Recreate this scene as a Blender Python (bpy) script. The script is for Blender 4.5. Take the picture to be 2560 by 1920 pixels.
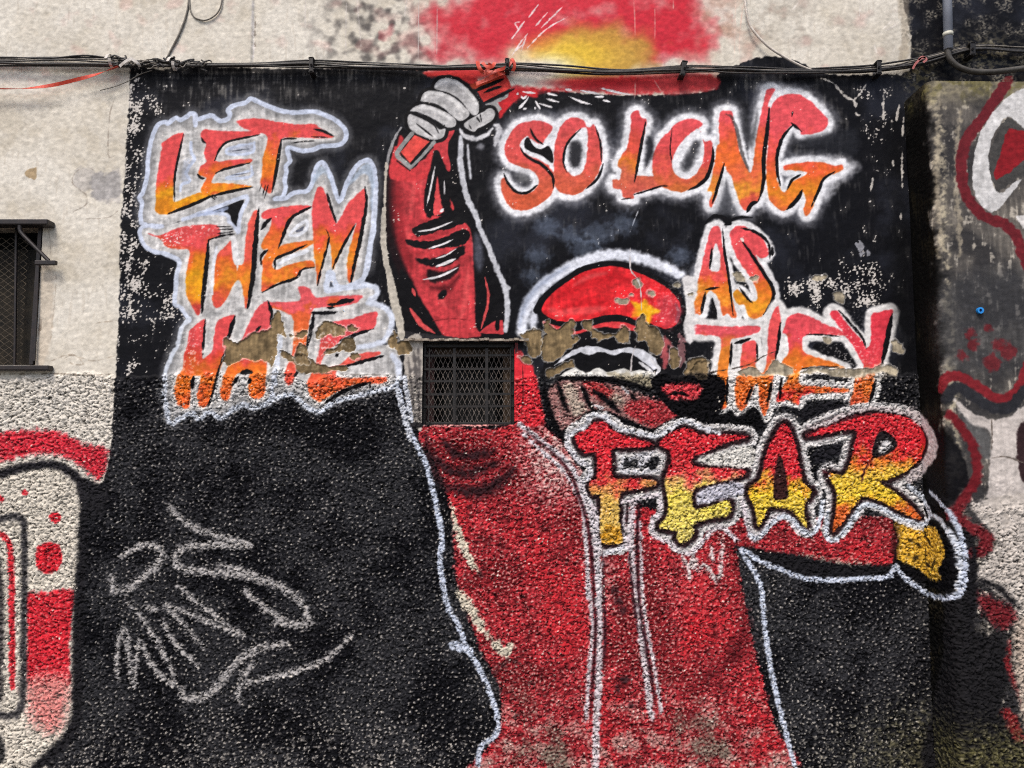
import bpy, math
import numpy as np

# ------------------------------------------------------------------ camera, sky, sun, exposure
sc = bpy.context.scene
for o in list(bpy.data.objects):
    bpy.data.objects.remove(o)
COL = sc.collection
FPX, CAMD, CAMH, PITCH = 1850.0, 4.11, 1.72, math.radians(5.0)   # focal (px of a 2560 px wide frame), distance, height, tilt
cam = bpy.data.cameras.new('camera')
cam.sensor_width = 36.0
cam.lens = 36.0 * FPX / 2560.0
cam.clip_start, cam.clip_end = 0.05, 2000
cam_o = bpy.data.objects.new('camera', cam)
COL.objects.link(cam_o)
cam_o.location = (0, -CAMD, CAMH)
cam_o.rotation_euler = (math.radians(90) + PITCH, 0, 0)
sc.camera = cam_o

SUN_EL, SUN_AZ = math.radians(58), math.radians(-22)   # azimuth: from the camera side, a little from the left
world = bpy.data.worlds.new('World')
sc.world = world
world.use_nodes = True
wn = world.node_tree
sky = wn.nodes.new('ShaderNodeTexSky')
sky.sky_type = 'NISHITA'
sky.sun_disc = False
sky.sun_elevation = SUN_EL
sky.sun_rotation = math.pi - SUN_AZ
sky.air_density = 1.0
sky.dust_density = 4.0
sky.ozone_density = 1.0
wn.nodes['Background'].inputs['Strength'].default_value = 0.11
wn.links.new(sky.outputs[0], wn.nodes['Background'].inputs['Color'])
sun = bpy.data.lights.new('sun', 'SUN')
sun.energy = 1.3
sun.angle = math.radians(15)
sun.color = (1.0, 0.96, 0.90)
sun_o = bpy.data.objects.new('sun', sun)
COL.objects.link(sun_o)
sun_o.location = (2, -6, 9)
sun_o.rotation_euler = (math.radians(90) - SUN_EL, 0, SUN_AZ)
vs = sc.view_settings
vs.view_transform = 'Standard'
vs.look = 'None'
vs.exposure = 0.88
vs.gamma = 1.0
vs.use_curve_mapping = False
sc.render.engine = 'CYCLES'
sc.cycles.use_denoising = False      # keep the grain of the render, as a phone picture has
sc.cycles.filter_width = 1.1
sc.cycles.max_bounces = 6

# ------------------------------------------------------------------ helpers: materials, meshes
def tag(o, label=None, cat=None, group=None, kind=None):
    if label: o['label'] = label
    if cat: o['category'] = cat
    if group: o['group'] = group
    if kind: o['kind'] = kind
    return o

def srgb(c):
    c = np.asarray(c, dtype=np.float32) / 255.0
    return np.where(c <= 0.04045, c / 12.92, ((c + 0.055) / 1.055) ** 2.4)

def mat(name, rgb, rough=0.7, metal=0.0, var=0.25, scale=40.0, bump=0.15, spec=0.4, rgb2=None, dist=0.004):
    m = bpy.data.materials.new(name)
    m.use_nodes = True
    nt = m.node_tree
    b = nt.nodes['Principled BSDF']
    b.inputs['Roughness'].default_value = rough
    b.inputs['Metallic'].default_value = metal
    b.inputs['Specular IOR Level'].default_value = spec
    tc = nt.nodes.new('ShaderNodeTexCoord')
    nz = nt.nodes.new('ShaderNodeTexNoise')
    nz.inputs['Scale'].default_value = scale
    nz.inputs['Detail'].default_value = 6
    nz.inputs['Roughness'].default_value = 0.65
    nt.links.new(tc.outputs['Object'], nz.inputs['Vector'])
    rp = nt.nodes.new('ShaderNodeValToRGB')
    lin = srgb(rgb)
    l2 = srgb(rgb2) if rgb2 is not None else lin * (1 - var)
    rp.color_ramp.elements[0].position = 0.36
    rp.color_ramp.elements[1].position = 0.64
    rp.color_ramp.elements[0].color = (*[float(v) for v in l2], 1)
    rp.color_ramp.elements[1].color = (*[float(v) for v in lin], 1)
    nt.links.new(nz.outputs['Fac'], rp.inputs['Fac'])
    nt.links.new(rp.outputs['Color'], b.inputs['Base Color'])
    bp = nt.nodes.new('ShaderNodeBump')
    bp.inputs['Strength'].default_value = bump
    bp.inputs['Distance'].default_value = dist
    nt.links.new(nz.outputs['Fac'], bp.inputs['Height'])
    nt.links.new(bp.outputs['Normal'], b.inputs['Normal'])
    return m

class MB:
    """collects boxes, tubes and ribbons; build() links them as one mesh object"""
    def __init__(s): s.v = []; s.f = []
    def box(s, x0, x1, y0, y1, z0, z1):
        n = len(s.v)
        s.v += [(x, y, z) for z in (z0, z1) for y in (y0, y1) for x in (x0, x1)]
        s.f += [tuple(n + i for i in q) for q in ((0,2,3,1),(4,5,7,6),(0,1,5,4),(2,6,7,3),(0,4,6,2),(1,3,7,5))]
        return s
    def tube(s, pts, r, sides=7, r2=None, cap=True):
        pts = np.asarray(pts, float)
        n = len(pts); base = len(s.v)
        tan = np.gradient(pts, axis=0)
        tan /= np.linalg.norm(tan, axis=1)[:, None] + 1e-9
        up = np.array([0.0, 1.0, 0.0]) if abs(tan[0][1]) < 0.9 else np.array([0.0, 0.0, 1.0])
        for i in range(n):
            a = np.cross(tan[i], up); a /= np.linalg.norm(a) + 1e-9
            b = np.cross(a, tan[i])
            rr = r if r2 is None else r + (r2 - r) * i / (n - 1)
            for k in range(sides):
                t = 2 * math.pi * k / sides
                s.v.append(tuple(pts[i] + rr * (math.cos(t) * a + math.sin(t) * b)))
        for i in range(n - 1):
            for k in range(sides):
                p, q = base + i * sides + k, base + i * sides + (k + 1) % sides
                s.f.append((p, q, q + sides, p + sides))
        if cap:
            s.f.append(tuple(base + k for k in range(sides))[::-1])
            s.f.append(tuple(base + (n - 1) * sides + k for k in range(sides)))
        return s
    def bar(s, a, b, w, t):
        """rectangular bar from a to b; w across (in the xz plane), t in y"""
        a, b = np.array(a, float), np.array(b, float)
        d = (b - a) / np.linalg.norm(b - a)
        n = np.cross(d, (0, 1, 0)); n /= np.linalg.norm(n)
        y = np.cross(n, d)
        base = len(s.v)
        for p in (a, b):
            for i, j in ((-1, -1), (1, -1), (1, 1), (-1, 1)):
                s.v.append(tuple(p + n * i * w / 2 + y * j * t / 2))
        s.f += [tuple(base + i for i in q) for q in ((0,1,2,3),(7,6,5,4),(0,4,5,1),(1,5,6,2),(2,6,7,3),(3,7,4,0))]
        return s
    def ribbon(s, pts, w, t=0.0012, twist=None):
        """flat tape with thickness t, width w mostly in z, optional twist angles"""
        pts = np.asarray(pts, float); n = len(pts); base = len(s.v)
        tan = np.gradient(pts, axis=0); tan /= np.linalg.norm(tan, axis=1)[:, None] + 1e-9
        for i in range(n):
            a = np.cross(tan[i], (0, 1, 0)); a /= np.linalg.norm(a) + 1e-9
            b = np.cross(a, tan[i])
            an = twist[i] if twist is not None else 0.0
            u = a * math.cos(an) + b * math.sin(an); v = -a * math.sin(an) + b * math.cos(an)
            ww = w if np.isscalar(w) else w[i]
            for i2, j2 in ((-1, -1), (1, -1), (1, 1), (-1, 1)):
                s.v.append(tuple(pts[i] + u * i2 * ww / 2 + v * j2 * t / 2))
        for i in range(n - 1):
            for k in range(4):
                p, q = base + i * 4 + k, base + i * 4 + (k + 1) % 4
                s.f.append((p, q, q + 4, p + 4))
        s.f += [tuple(base + k for k in (3, 2, 1, 0)), tuple(base + (n - 1) * 4 + k for k in range(4))]
        return s
    def build(s, name, m, parent=None, bevel=0.0, smooth=False):
        me = bpy.data.meshes.new(name)
        me.from_pydata(s.v, [], s.f)
        me.update()
        me.materials.append(m)
        if smooth:
            me.polygons.foreach_set('use_smooth', [len(f) == 4 for f in s.f])
        o = bpy.data.objects.new(name, me)
        COL.objects.link(o)
        if parent: o.parent = parent
        if bevel:
            md = o.modifiers.new('bevel', 'BEVEL'); md.width = bevel; md.segments = 2; md.limit_method = 'ANGLE'
        return o

def empty(name, loc=(0, 0, 0)):
    o = bpy.data.objects.new(name, None)
    COL.objects.link(o)
    o.location = loc
    return o

# ------------------------------------------------------------------ measuring: photo tracing -> metres on the wall
CP, SP = math.cos(PITCH), math.sin(PITCH)
def at(px, py, y=0.0):
    """point of the plane at depth y that a traced pixel lies on"""
    dx, dy = (px - 1280.0) / FPX, (960.0 - py) / FPX
    t = (CAMD + y) / (CP - dy * SP)
    return np.array([dx * t, y, CAMH + (SP + dy * CP) * t])

XC = float(at(2277, 600)[0])          # inner corner where the projecting side wall starts
DEP = 0.25                            # how far it projects
ZTOP = float(at(2400, 203, -DEP)[2])  # its top
PXM = 450.0                           # traced pixels per metre

FR = {'o': (0, 0, 0.86406), 'p': (0, 0, 1.0),
      '1': (330, 230, 3.45625), '2': (380, 460, 3.45625), '3': (390, 700, 3.45625), '4': (1230, 220, 4.6083),
      '5': (1660, 200, 4.6083), '6': (1690, 530, 3.45625), '7': (1690, 760, 3.45625), '8': (1390, 980, 3.45625),
      '9': (1800, 1000, 3.45625), 'a': (940, 150, 5.53), 'b': (920, 400, 3.606), 'c': (1300, 620, 4.6083),
      'd': (1270, 880, 2.644), 'e': (980, 800, 3.1725), 'f': (960, 1040, 1.983), 'g': (240, 1250, 1.9227)}
for _c in range(4):
    for _r in range(3):
        FR['t%d%d' % (_c, _r)] = (640 * _c, 640 * _r, 2.592)
def pp(s):
    """tracing string '@frame x,y x,y ...' -> photo pixels"""
    out = []; fr = FR['p']
    for tk in s.split():
        if tk[0] == '@':
            fr = FR[tk[1:]]
        else:
            x, y = tk.split(',')
            out.append((fr[0] + float(x) / fr[2], fr[1] + float(y) / fr[2]))
    return np.array(out, dtype=np.float64)

def catmull(p, closed, n=5):
    if len(p) < 3:
        return p
    if closed:
        q = np.concatenate([p[-1:], p, p[:2]])
    else:
        q = np.concatenate([p[:1] * 2 - p[1:2], p, p[-1:] * 2 - p[-2:-1]])
    t = np.linspace(0, 1, n, endpoint=False)[:, None]
    out = []
    for i in range(1, len(q) - 2):
        a, b, c, d = q[i - 1], q[i], q[i + 1], q[i + 2]
        out.append(0.5 * ((2 * b) + (c - a) * t + (2 * a - 5 * b + 4 * c - d) * t * t + (3 * b - a - 3 * c + d) * t ** 3))
    out = np.concatenate(out)
    if not closed:
        out = np.concatenate([out, p[-1:]])
    return out

# ------------------------------------------------------------------ the painted surfaces as relief grids
RNG = np.random.RandomState(7)
def axis(lo, hi, step, far_lo, far_hi, fixed=()):
    a = np.arange(lo, hi + step / 2, step)
    for f in fixed:
        a[np.argmin(abs(a - f))] = f
    left = lo - np.geomspace(step * 2, lo - far_lo, 16)[::-1] if far_lo < lo else np.array([])
    right = hi + np.geomspace(step * 2, far_hi - hi, 16) if far_hi > hi else np.array([])
    return np.concatenate([left, a, right])

def sstep(a, b, x):
    t = np.clip((x - a) / (b - a), 0, 1)
    return t * t * (3 - 2 * t)

class Canvas:
    def __init__(s, us, zs, kind):
        s.us, s.zs, s.kind = us.astype(np.float32), zs.astype(np.float32), kind
        s.nz, s.nu = len(zs), len(us)
        s.C = np.zeros((s.nz, s.nu, 3), np.float32)
        s.ID = np.zeros((s.nz, s.nu), np.int16)
        s.H = np.zeros((s.nz, s.nu), np.float32)
        s.RO = np.full((s.nz, s.nu), 0.6, np.float32)
        s.ST = np.zeros((s.nz, s.nu), np.float32)
        s.G = np.ones((s.nz, s.nu), np.float32)
        if kind == 'block':
            # plan of the surface: main wall, return, rounded arris, front face
            r = 0.035
            pts = [(0.0, 0.0), (XC, 0.0), (XC, -DEP + r)]
            for k in range(1, 9):
                t = k / 8 * math.pi / 2
                pts.append((XC + r - r * math.cos(t), -DEP + r - r * math.sin(t)))
            pts.append((XC + 4.0, -DEP))
            s.path = np.array(pts)
            s.plen = np.concatenate([[0], np.cumsum(np.linalg.norm(np.diff(s.path, axis=0), axis=1))])
    def plan(s, u):
        if s.kind == 'block':
            return np.interp(u, s.plen, s.path[:, 0]), np.interp(u, s.plen, s.path[:, 1])
        return u, np.zeros_like(u)
    def rect(s, P):
        """photo pixels -> (u, z) on this surface"""
        dx, dy = (P[:, 0] - 1280.0) / FPX, (960.0 - P[:, 1]) / FPX
        d1, d2 = CP - dy * SP, SP + dy * CP
        if s.kind == 'block':
            ud = np.concatenate([np.linspace(s.plen[i], s.plen[i + 1], 30) for i in range(len(s.plen) - 1)])
            xs, ys = s.plan(ud)
            u = np.interp(dx / d1, xs / (CAMD + ys), ud)
            t = (CAMD + s.plan(u)[1]) / d1
            return np.stack([u, CAMH + d2 * t], 1)
        t = CAMD / d1
        return np.stack([dx * t, CAMH + d2 * t], 1)
    def fbm(s, su, sz, seed, oct=4, gain=0.55):
        """band-limited random field, feature size su x sz metres, about 0.5 +- 0.2"""
        r = np.random.RandomState(seed)
        wn_ = r.standard_normal((s.nz, s.nu)).astype(np.float32)
        kx = np.fft.rfftfreq(s.nu)[None, :] / W_STEP * su
        kz = np.fft.fftfreq(s.nz)[:, None] / W_STEP * sz
        k = np.hypot(kx, kz) + 1e-6
        p = 1.0 + math.log2(1.0 / gain)
        A = np.where(k < 0.5, (k / 0.5) ** 1.5 * 0.5 ** -p, k ** -p) * np.exp(-(k / 2.0 ** (oct - 0.3)) ** 2)
        A[0, 0] = 0
        f = np.fft.irfft2(np.fft.rfft2(wn_) * A, s=(s.nz, s.nu))
        return np.clip(0.5 + 0.2 * f / f.std(), 0, 1).astype(np.float32)
    def window(s, uv, m):
        m = m / PXM
        u0, u1 = np.searchsorted(s.us, [uv[:, 0].min() - m, uv[:, 0].max() + m])
        z0, z1 = np.searchsorted(s.zs, [uv[:, 1].min() - m, uv[:, 1].max() + m])
        return slice(z0, z1), slice(u0, u1)
    def field(s, uv, closed, m, tap=None):
        """signed distance (traced px) to an outline, or distance minus half-width to a stroke"""
        sl = s.window(uv, m)
        X = s.us[sl[1]][None, :]; Z = s.zs[sl[0]][:, None]
        if X.size == 0 or Z.size == 0:
            return None, None
        q = uv.astype(np.float32)
        if closed:
            q = np.concatenate([q, q[:1]])
            ins = np.zeros((Z.shape[0], X.shape[1]), bool)
        D = np.full((Z.shape[0], X.shape[1]), 1e9, np.float32)
        L = np.concatenate([[0], np.cumsum(np.linalg.norm(np.diff(q, axis=0), axis=1))])
        for i in range(len(q) - 1):
            a, b = q[i], q[i + 1]; e = b - a; ee = float(e @ e) + 1e-12
            px, pz = X - a[0], Z - a[1]
            t = np.clip((px * e[0] + pz * e[1]) / ee, 0, 1)
            d = np.sqrt((px - t * e[0]) ** 2 + (pz - t * e[1]) ** 2) * PXM
            if tap is not None:
                d = d - tap((L[i] + t * (L[i + 1] - L[i])) / L[-1])
            np.minimum(D, d, out=D)
            if closed and a[1] != b[1]:
                c = ((a[1] <= Z) != (b[1] <= Z)) & (X < a[0] + (Z - a[1]) * e[0] / e[1])
                ins ^= c
        if closed:
            D = np.where(ins, -D, D)
        return sl, D
    def put(s, sl, a, col, idn=None, rough=None):
        st, g = s.ST[sl], s.G[sl]
        g = 0.62 * g + 0.38 * s.F1[sl]
        k = np.clip(2.0 * a - (1 - g) * 1.25, 0, 1)
        a = a * (1 - st) + k * st
        col = np.asarray(col, np.float32)
        if col.max() > 2: col = col / 255.0
        s.C[sl] = s.C[sl] * (1 - a[..., None]) + col * a[..., None]
        if idn is not None:
            s.ID[sl] = np.where(a > 0.5, idn, s.ID[sl])
        if rough is not None:
            s.RO[sl] = s.RO[sl] * (1 - a) + rough * a

W_STEP = 0.0045
WX0, WX1 = float(at(150, 700)[0]) * 0 - 1, 0
GX = axis(-3.06, 3.12, W_STEP, -7.5, 7.5, fixed=(XC,))
GZ = axis(-0.06, 4.40, W_STEP, -0.06, 6.6, fixed=(ZTOP,))
MAIN = Canvas(GX, GZ, 'wall')
BU = axis(XC, XC + DEP + 0.86, W_STEP, XC, XC + DEP + 4.0)
BZ = GZ[GZ <= ZTOP + 1e-6]
BLK = Canvas(BU, BZ, 'block')
CVS = (MAIN, BLK)

# relief: smooth plaster above, rough-cast below
for cv in CVS:
    sd = 100 if cv is MAIN else 900
    cv.ED = cv.fbm(0.030, 0.030, sd + 1, 3) - 0.5          # ragged brush and spray edges
    cv.B1 = cv.fbm(0.35, 0.35, sd + 2, 5)                   # large blotches
    cv.B2 = cv.fbm(0.09, 0.09, sd + 3, 4)
    cv.F1 = cv.fbm(0.014, 0.011, sd + 4, 2)                 # fine flecks
    cv.F2 = cv.fbm(0.032, 0.022, sd + 5, 3)
    cv.VS = cv.fbm(0.018, 0.12, sd + 6, 3)                  # vertical streaks
    cv.HS = cv.fbm(0.20, 0.014, sd + 7, 3)
    n1 = cv.fbm(0.042, 0.028, sd + 8, 2, 0.5)
    n2 = cv.fbm(0.026, 0.018, sd + 9, 2, 0.5)
    ridge = np.exp(-((n1 - 0.5) / 0.05) ** 2) * 0.85 + np.exp(-((n2 - 0.5) / 0.05) ** 2) * 0.6
    gr = np.clip(1.0 - ridge, 0, 1) * (0.55 + 0.6 * cv.F2)
    cv.G = np.clip(gr * 1.15, 0, 1).astype(np.float32)
    edge_z = (at(640, 938)[2] + (cv.fbm(0.25, 5.0, sd + 10, 5)[0] - 0.5) * 0.07)[None, :]
    if cv is BLK:
        edge_z = edge_z * 0 + at(2400, 1290, -DEP)[2] + 0.3 * (cv.B2 - 0.5)
        cv.ST = (1 - sstep(-0.20, 0.20, cv.zs[:, None] - edge_z)).astype(np.float32)
        ret = 1 - sstep(XC + DEP - 0.03, XC + DEP + 0.03, cv.us)[None, :]
        cv.ST = np.maximum(cv.ST, ret * 0.20).astype(np.float32)
        cv.RET = ret
    else:
        cv.ST = (1 - sstep(-0.012, 0.012, cv.zs[:, None] - edge_z)).astype(np.float32)
    cv.H += cv.ST * (0.010 + 0.0100 * (cv.G - 0.5) + 0.004 * (cv.F2 - 0.5) + 0.0055 * (cv.F1 - 0.5) + 0.004 * (cv.fbm(0.11, 0.08, sd + 14, 2) - 0.5))
    cv.H += (cv.fbm(0.45, 0.45, sd + 11, 2) - 0.5) * 0.010
    cv.H += (1 - cv.ST) * ((cv.F2 - 0.5) * 0.0006 + (cv.B2 - 0.5) * 0.0024)
    cv.RO[:] = 0.50 + 0.42 * cv.ST + 0.12 * (cv.B2 - 0.5)

# ---- paint operations
def draw_on(P):
    return (MAIN, BLK) if P[:, 0].max() > 2262 else (MAIN,)

def lerp_stops(cv, sl, stops, jit):
    """colour by height with patchy jitter; stops: (photo row, rgb)"""
    uv = cv.rect(np.array([[1280.0 if cv is MAIN else 2400.0, s[0]] for s in stops]))
    zz = uv[:, 1][::-1]
    Z = np.broadcast_to(cv.zs[sl[0]][:, None], cv.B2[sl].shape) + (cv.B2[sl] - 0.5) * jit
    cc = np.array([s[1] for s in stops], np.float32)[::-1] / 255.0
    return np.stack([np.interp(Z, zz, cc[:, k]) for k in range(3)], -1)

def tone(cv, sl, col, amt=0.10):
    c = np.asarray(col, np.float32)
    if c.max() > 2: c = c / 255.0
    v = 1 + (cv.B2[sl] - 0.5) * amt * 1.4 + (cv.VS[sl] - 0.5) * amt + (cv.F2[sl] - 0.5) * amt * 0.6
    return np.clip(c * v[..., None], 0, 1)

def fill(path, col, soft=1.5, op=1.0, rag=1.5, grow=0.0, smooth=True, idn=None, stops=None, jit=0.13, holes=(), amt=0.10, spread=None):
    P = pp(path)
    for cv in draw_on(P):
        uv = cv.rect(P)
        if smooth: uv = catmull(uv, True, 4)
        m = (spread or 0) + soft * 2.6 + grow + rag + 3
        sl, D = cv.field(uv, True, m)
        if sl is None: continue
        for h in holes:
            hv = catmull(cv.rect(pp(h)), True, 4)
            s2, D2 = cv.field(hv, True, m)
            if s2 is None: continue
            a0, b0 = sl[0].start, sl[1].start
            za, zb = max(s2[0].start, sl[0].start), min(s2[0].stop, sl[0].stop)
            ua, ub = max(s2[1].start, sl[1].start), min(s2[1].stop, sl[1].stop)
            if za >= zb or ua >= ub: continue
            v = D[za - a0:zb - a0, ua - b0:ub - b0]
            np.maximum(v, -D2[za - s2[0].start:zb - s2[0].start, ua - s2[1].start:ub - s2[1].start], out=v)
        D = D - grow + cv.ED[sl] * rag * 3
        soft_ = soft * (1 + 1.6 * cv.ST[sl])
        if spread:
            a = op * (1 - sstep(-soft_, spread + soft_ - soft, D))
        else:
            a = op * (1 - sstep(-soft_, soft_, D))
        c = lerp_stops(cv, sl, stops, jit) if stops else col
        cv.put(sl, a, tone(cv, sl, c, amt), idn)

def stroke(path, w, col, soft=1.2, op=1.0, rag=0.8, taper=0.75, smooth=True, idn=None, amt=0.08, dry=0.0):
    P = pp(path)
    for cv in draw_on(P):
        uv = cv.rect(P)
        if smooth: uv = catmull(uv, False, 4)
        hw = w / 2.0
        tp = lambda t: hw * ((1 - taper) + taper * np.clip(1 - np.abs(2 * t - 1) ** 3, 0, 1))
        sl, D = cv.field(uv, False, hw + soft * 2.6 + rag * 2 + 3, tp)
        if sl is None: continue
        D = D + cv.ED[sl] * rag * 3
        soft_ = soft * (1 + 1.6 * cv.ST[sl])
        a = op * (1 - sstep(-soft_, soft_, D))
        if dry: a = a * sstep(dry - 0.25, dry + 0.1, cv.VS[sl] * .5 + cv.F2[sl] * .5)
        cv.put(sl, a, tone(cv, sl, col, amt), idn)

def strokes(frame, txt, w, col, **k):
    for ln in txt.strip().split('|'):
        p = ln.strip()
        ww = w
        if p.startswith('w'):
            h, p = p.split(' ', 1); ww = float(h[1:])
        stroke('@%s %s' % (frame, p), ww, col, **k)

PARTS = {}
def part(name, label=None, parent=None):
    i = len(PARTS) + 1
    PARTS[i] = (name, label, parent)
    return i

def pbox(cv, x0, y0, x1, y1):
    uv = cv.rect(np.array([[x0, y0], [x1, y1]], float))
    z0, z1 = np.searchsorted(cv.zs, [uv[1, 1], uv[0, 1]]); u0, u1 = np.searchsorted(cv.us, [uv[0, 0], uv[1, 0]])
    return slice(z0, z1), slice(u0, u1)

def gauss(cv, px, py, rx, ry):
    """soft round mask about a traced spot"""
    c = cv.rect(np.array([[px, py]], float))[0]
    return np.exp(-(((cv.us[None, :] - c[0]) * PXM / rx) ** 2 + ((cv.zs[:, None] - c[1]) * PXM / ry) ** 2))

ALL = (slice(None), slice(None))
CREAM, BLACK = (212, 204, 189), (16, 16, 20)
RED, CORAL, ORA, YEL = (221, 80, 80), (222, 98, 74), (224, 104, 44), (226, 156, 30)
GREYW, BLUEW, WHT, INK = (203, 200, 197), (196, 205, 224), (230, 230, 233), (15, 14, 17)

# ---- base coats
cv = MAIN
cv.C[:] = np.array(CREAM, np.float32) / 255
cv.put(ALL, np.clip((cv.B1 - 0.42) * 1.7, 0, 0.65), (225, 219, 207))
cv.put(ALL, np.clip((0.40 - cv.B1 * .6 - cv.B2 * .4) * 1.6, 0, 0.30), (184, 172, 150))
cv.put(ALL, sstep(0.66, 0.9, cv.VS) * sstep(.45, .7, cv.B1) * 0.20, (168, 154, 136))
st3 = cv.ST
cv.put(ALL, st3 * 0.55 * np.ones_like(cv.B1), (219, 211, 199))
I_CREAM = part('cream_plaster', 'bare cream plaster left of the black mural')
cv.ID[:] = I_CREAM
I_UP = part('upper_plaster', 'cream plaster above the cables with painted red sunset clouds')
zc = cv.rect(np.array([[1280., 168.]]))[0, 1]
cv.ID[cv.zs > zc] = I_UP
# grey repair patch, stains and a soft tan strip by the window on the cream
fill('@t00 490,1110 560,1080 620,1110 700,1115 770,1090 780,1290 700,1310 620,1300 590,1230 540,1240 480,1200', (176, 170, 166), op=0.55, rag=4, soft=4)
fill('@t00 600,1130 690,1120 760,1110 775,1260 690,1290 610,1290 590,1200', (150, 147, 147), op=0.6, rag=5, soft=4)
fill('@t00 165,1110 230,1085 240,1110 225,1160 180,1150', (172, 150, 118), rag=1.5)
strokes('t00', '480,1370 555,1330 560,1270 530,1240 480,1200 470,1160 500,1110 560,1085 620,1110|560,1420 700,1410 760,1370|740,640 710,760 700,1000 740,1010|310,1480 325,1560 330,1659', 2.0, (140, 128, 116), rag=1.2, op=.65)
strokes('t01', '350,60 365,150 350,300 330,500 330,600|590,450 650,430 750,420|330,680 450,640 600,680 740,650|420,660 480,640 540,700 470,700 430,670', 2.2, (140, 125, 108), rag=1.5, op=.5)
fill('@t01 250,70 340,70 345,300 330,520 290,700 220,700 250,400', (190, 172, 150), op=0.45, soft=6, rag=3)
# proud band of plaster at the upper left, edge light and shade painted on
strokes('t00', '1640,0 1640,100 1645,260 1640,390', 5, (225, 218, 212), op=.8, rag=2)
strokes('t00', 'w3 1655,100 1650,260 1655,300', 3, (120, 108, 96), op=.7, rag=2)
uvp = MAIN.rect(pp('@t00 1640,200'))[0]
mk = (1 - sstep(uvp[0] - .01, uvp[0] + .006, MAIN.us))[None, :] * sstep(zc - .03, zc + .02, MAIN.zs)[:, None]
MAIN.H += 0.012 * mk
# the black mural field
EDGE = '330,165 325,230 318,330 312,420 303,560 300,700 295,840 290,935 285,1080 275,1150 262,1200 247,1218 225,1250 205,1290 200,1500 190,1960'
blk = '@p ' + EDGE + ' 2900,1960 2900,-200 2281,-200 2277,90 2272,178 2190,186 2070,186 1990,150 1930,140 1880,148 1830,168 1792,190 1785,224 1650,238 1500,236 1380,226 1330,222 1290,225 1240,210 1150,195 1060,182 1050,174 800,172 620,170 480,168 400,176'
uv = MAIN.rect(pp(blk)); sl, D = MAIN.field(catmull(uv, True, 3), True, 30)
D = D + MAIN.ED[sl] * 6
a = 1 - sstep(-2, 2, D)
cv.put(sl, a, BLACK)
cv.ID[sl] = np.where(D < 0, 0, cv.ID[sl])
BM = np.zeros_like(cv.B1); BM[sl] = a
st = cv.ST
# smooth black: bluish and brownish clouds, grey scrubs
cv.put(ALL, BM * (1 - st) * np.clip((cv.B1 - 0.52) * 1.6, 0, 0.5), (52, 55, 66))
cv.put(ALL, BM * (1 - st) * sstep(0.55, 0.85, cv.VS * .5 + cv.B2 * .5) * 0.35, (84, 82, 80))
cv.put(ALL, BM * st * np.clip((cv.B1 - 0.15) * 1.5, 0, 0.85), (44, 44, 47))
gg = gauss(cv, 560, 215, 260, 55) + gauss(cv, 900, 190, 160, 30) * .6 + gauss(cv, 2060, 330, 70, 120) * .8 + gauss(cv, 1880, 210, 60, 40) * .7
cv.put(ALL, BM * np.clip(gg, 0, 1) * sstep(0.42, 0.75, cv.VS * .45 + cv.HS * .2 + cv.B2 * .35) * 0.75, (122, 118, 112))
# old paint showing through: chipped white flecks
dens = gauss(cv, 330, 420, 34, 320) * 1.0 + gauss(cv, 345, 700, 70, 170) * .9 + gauss(cv, 430, 780, 40, 90) * .7 + gauss(cv, 380, 240, 90, 60) * .6 \
    + gauss(cv, 2060, 720, 120, 45) * 1.2 + gauss(cv, 2170, 690, 50, 80) * 1.0 + gauss(cv, 2200, 300, 80, 110) * .55 + gauss(cv, 360, 920, 60, 30) * .9 + 0.10
thr = 0.90 - 0.31 * np.clip(dens, 0, 1)
ch = sstep(thr, thr + 0.05, cv.F1 * .42 + cv.VS * .20 + cv.B2 * .44)
cv.put(ALL, BM * (1 - st) * ch, (205, 198, 190))
# rough-cast black: worn tips and chips
dn = np.clip(0.10 + 0.35 * (cv.B1 - 0.4) + 0.55 * sstep(0.60, 0.05, cv.zs)[:, None], 0.02, 1)
fl = sstep(0.93 - 0.22 * dn, 1.0 - 0.22 * dn, cv.F1)
cv.put(ALL, BM * st * fl * 0.70, (168, 163, 156))
cv.put(ALL, BM * st * sstep(0.45, 0.85, cv.F1) * 0.30, (92, 90, 92))
cv.put(ALL, BM * st * sstep(0.50, 0.95, cv.F2) * (0.16 + 0.5 * sstep(0.45, 0.05, cv.zs)[:, None]), (108, 104, 100))
# olive growth low on the right
cv.put(ALL, BM * np.clip(gauss(cv, 2420, 1900, 300, 150), 0, 1) * (0.25 + .6 * cv.F2), (84, 80, 58))

# ---- sunset above and just below the cables
up = sstep(zc - 0.16, zc - 0.10, cv.zs)[:, None] * (1 - BM)
n = cv.fbm(0.19, 0.15, 555, 3, 0.45)
n2 = cv.fbm(0.12, 0.11, 777, 3, 0.45)
n3 = cv.fbm(0.055, 0.055, 778, 1)
redw = np.clip(gauss(cv, 1400, 30, 250, 120) * 1.1 + gauss(cv, 1170, 80, 170, 90) * .8 + gauss(cv, 1690, 90, 150, 110) * .75 + gauss(cv, 1620, 40, 120, 90) * .6, 0, 1)
cv.put(ALL, up * np.clip(gauss(cv, 920, 70, 120, 100) * 1.5 + gauss(cv, 1050, 110, 110, 70), 0, 1) * sstep(0.40, 0.82, n3 * .65 + n2 * .4) * 0.80, (66, 62, 61))
cv.put(ALL, up * np.clip(gauss(cv, 1960, 60, 170, 80), 0, 1) * sstep(0.40, 0.85, n2) * 0.55, (146, 136, 124))
cv.put(ALL, up * np.clip(redw * 1.3 - 0.22 + (n2 - .5), 0, 1) * 0.62, (214, 140, 134))
cv.put(ALL, up * np.clip(gauss(cv, 1730, 70, 140, 90), 0, 1) * sstep(.45, .8, n2) * .6, (166, 140, 112))
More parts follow.
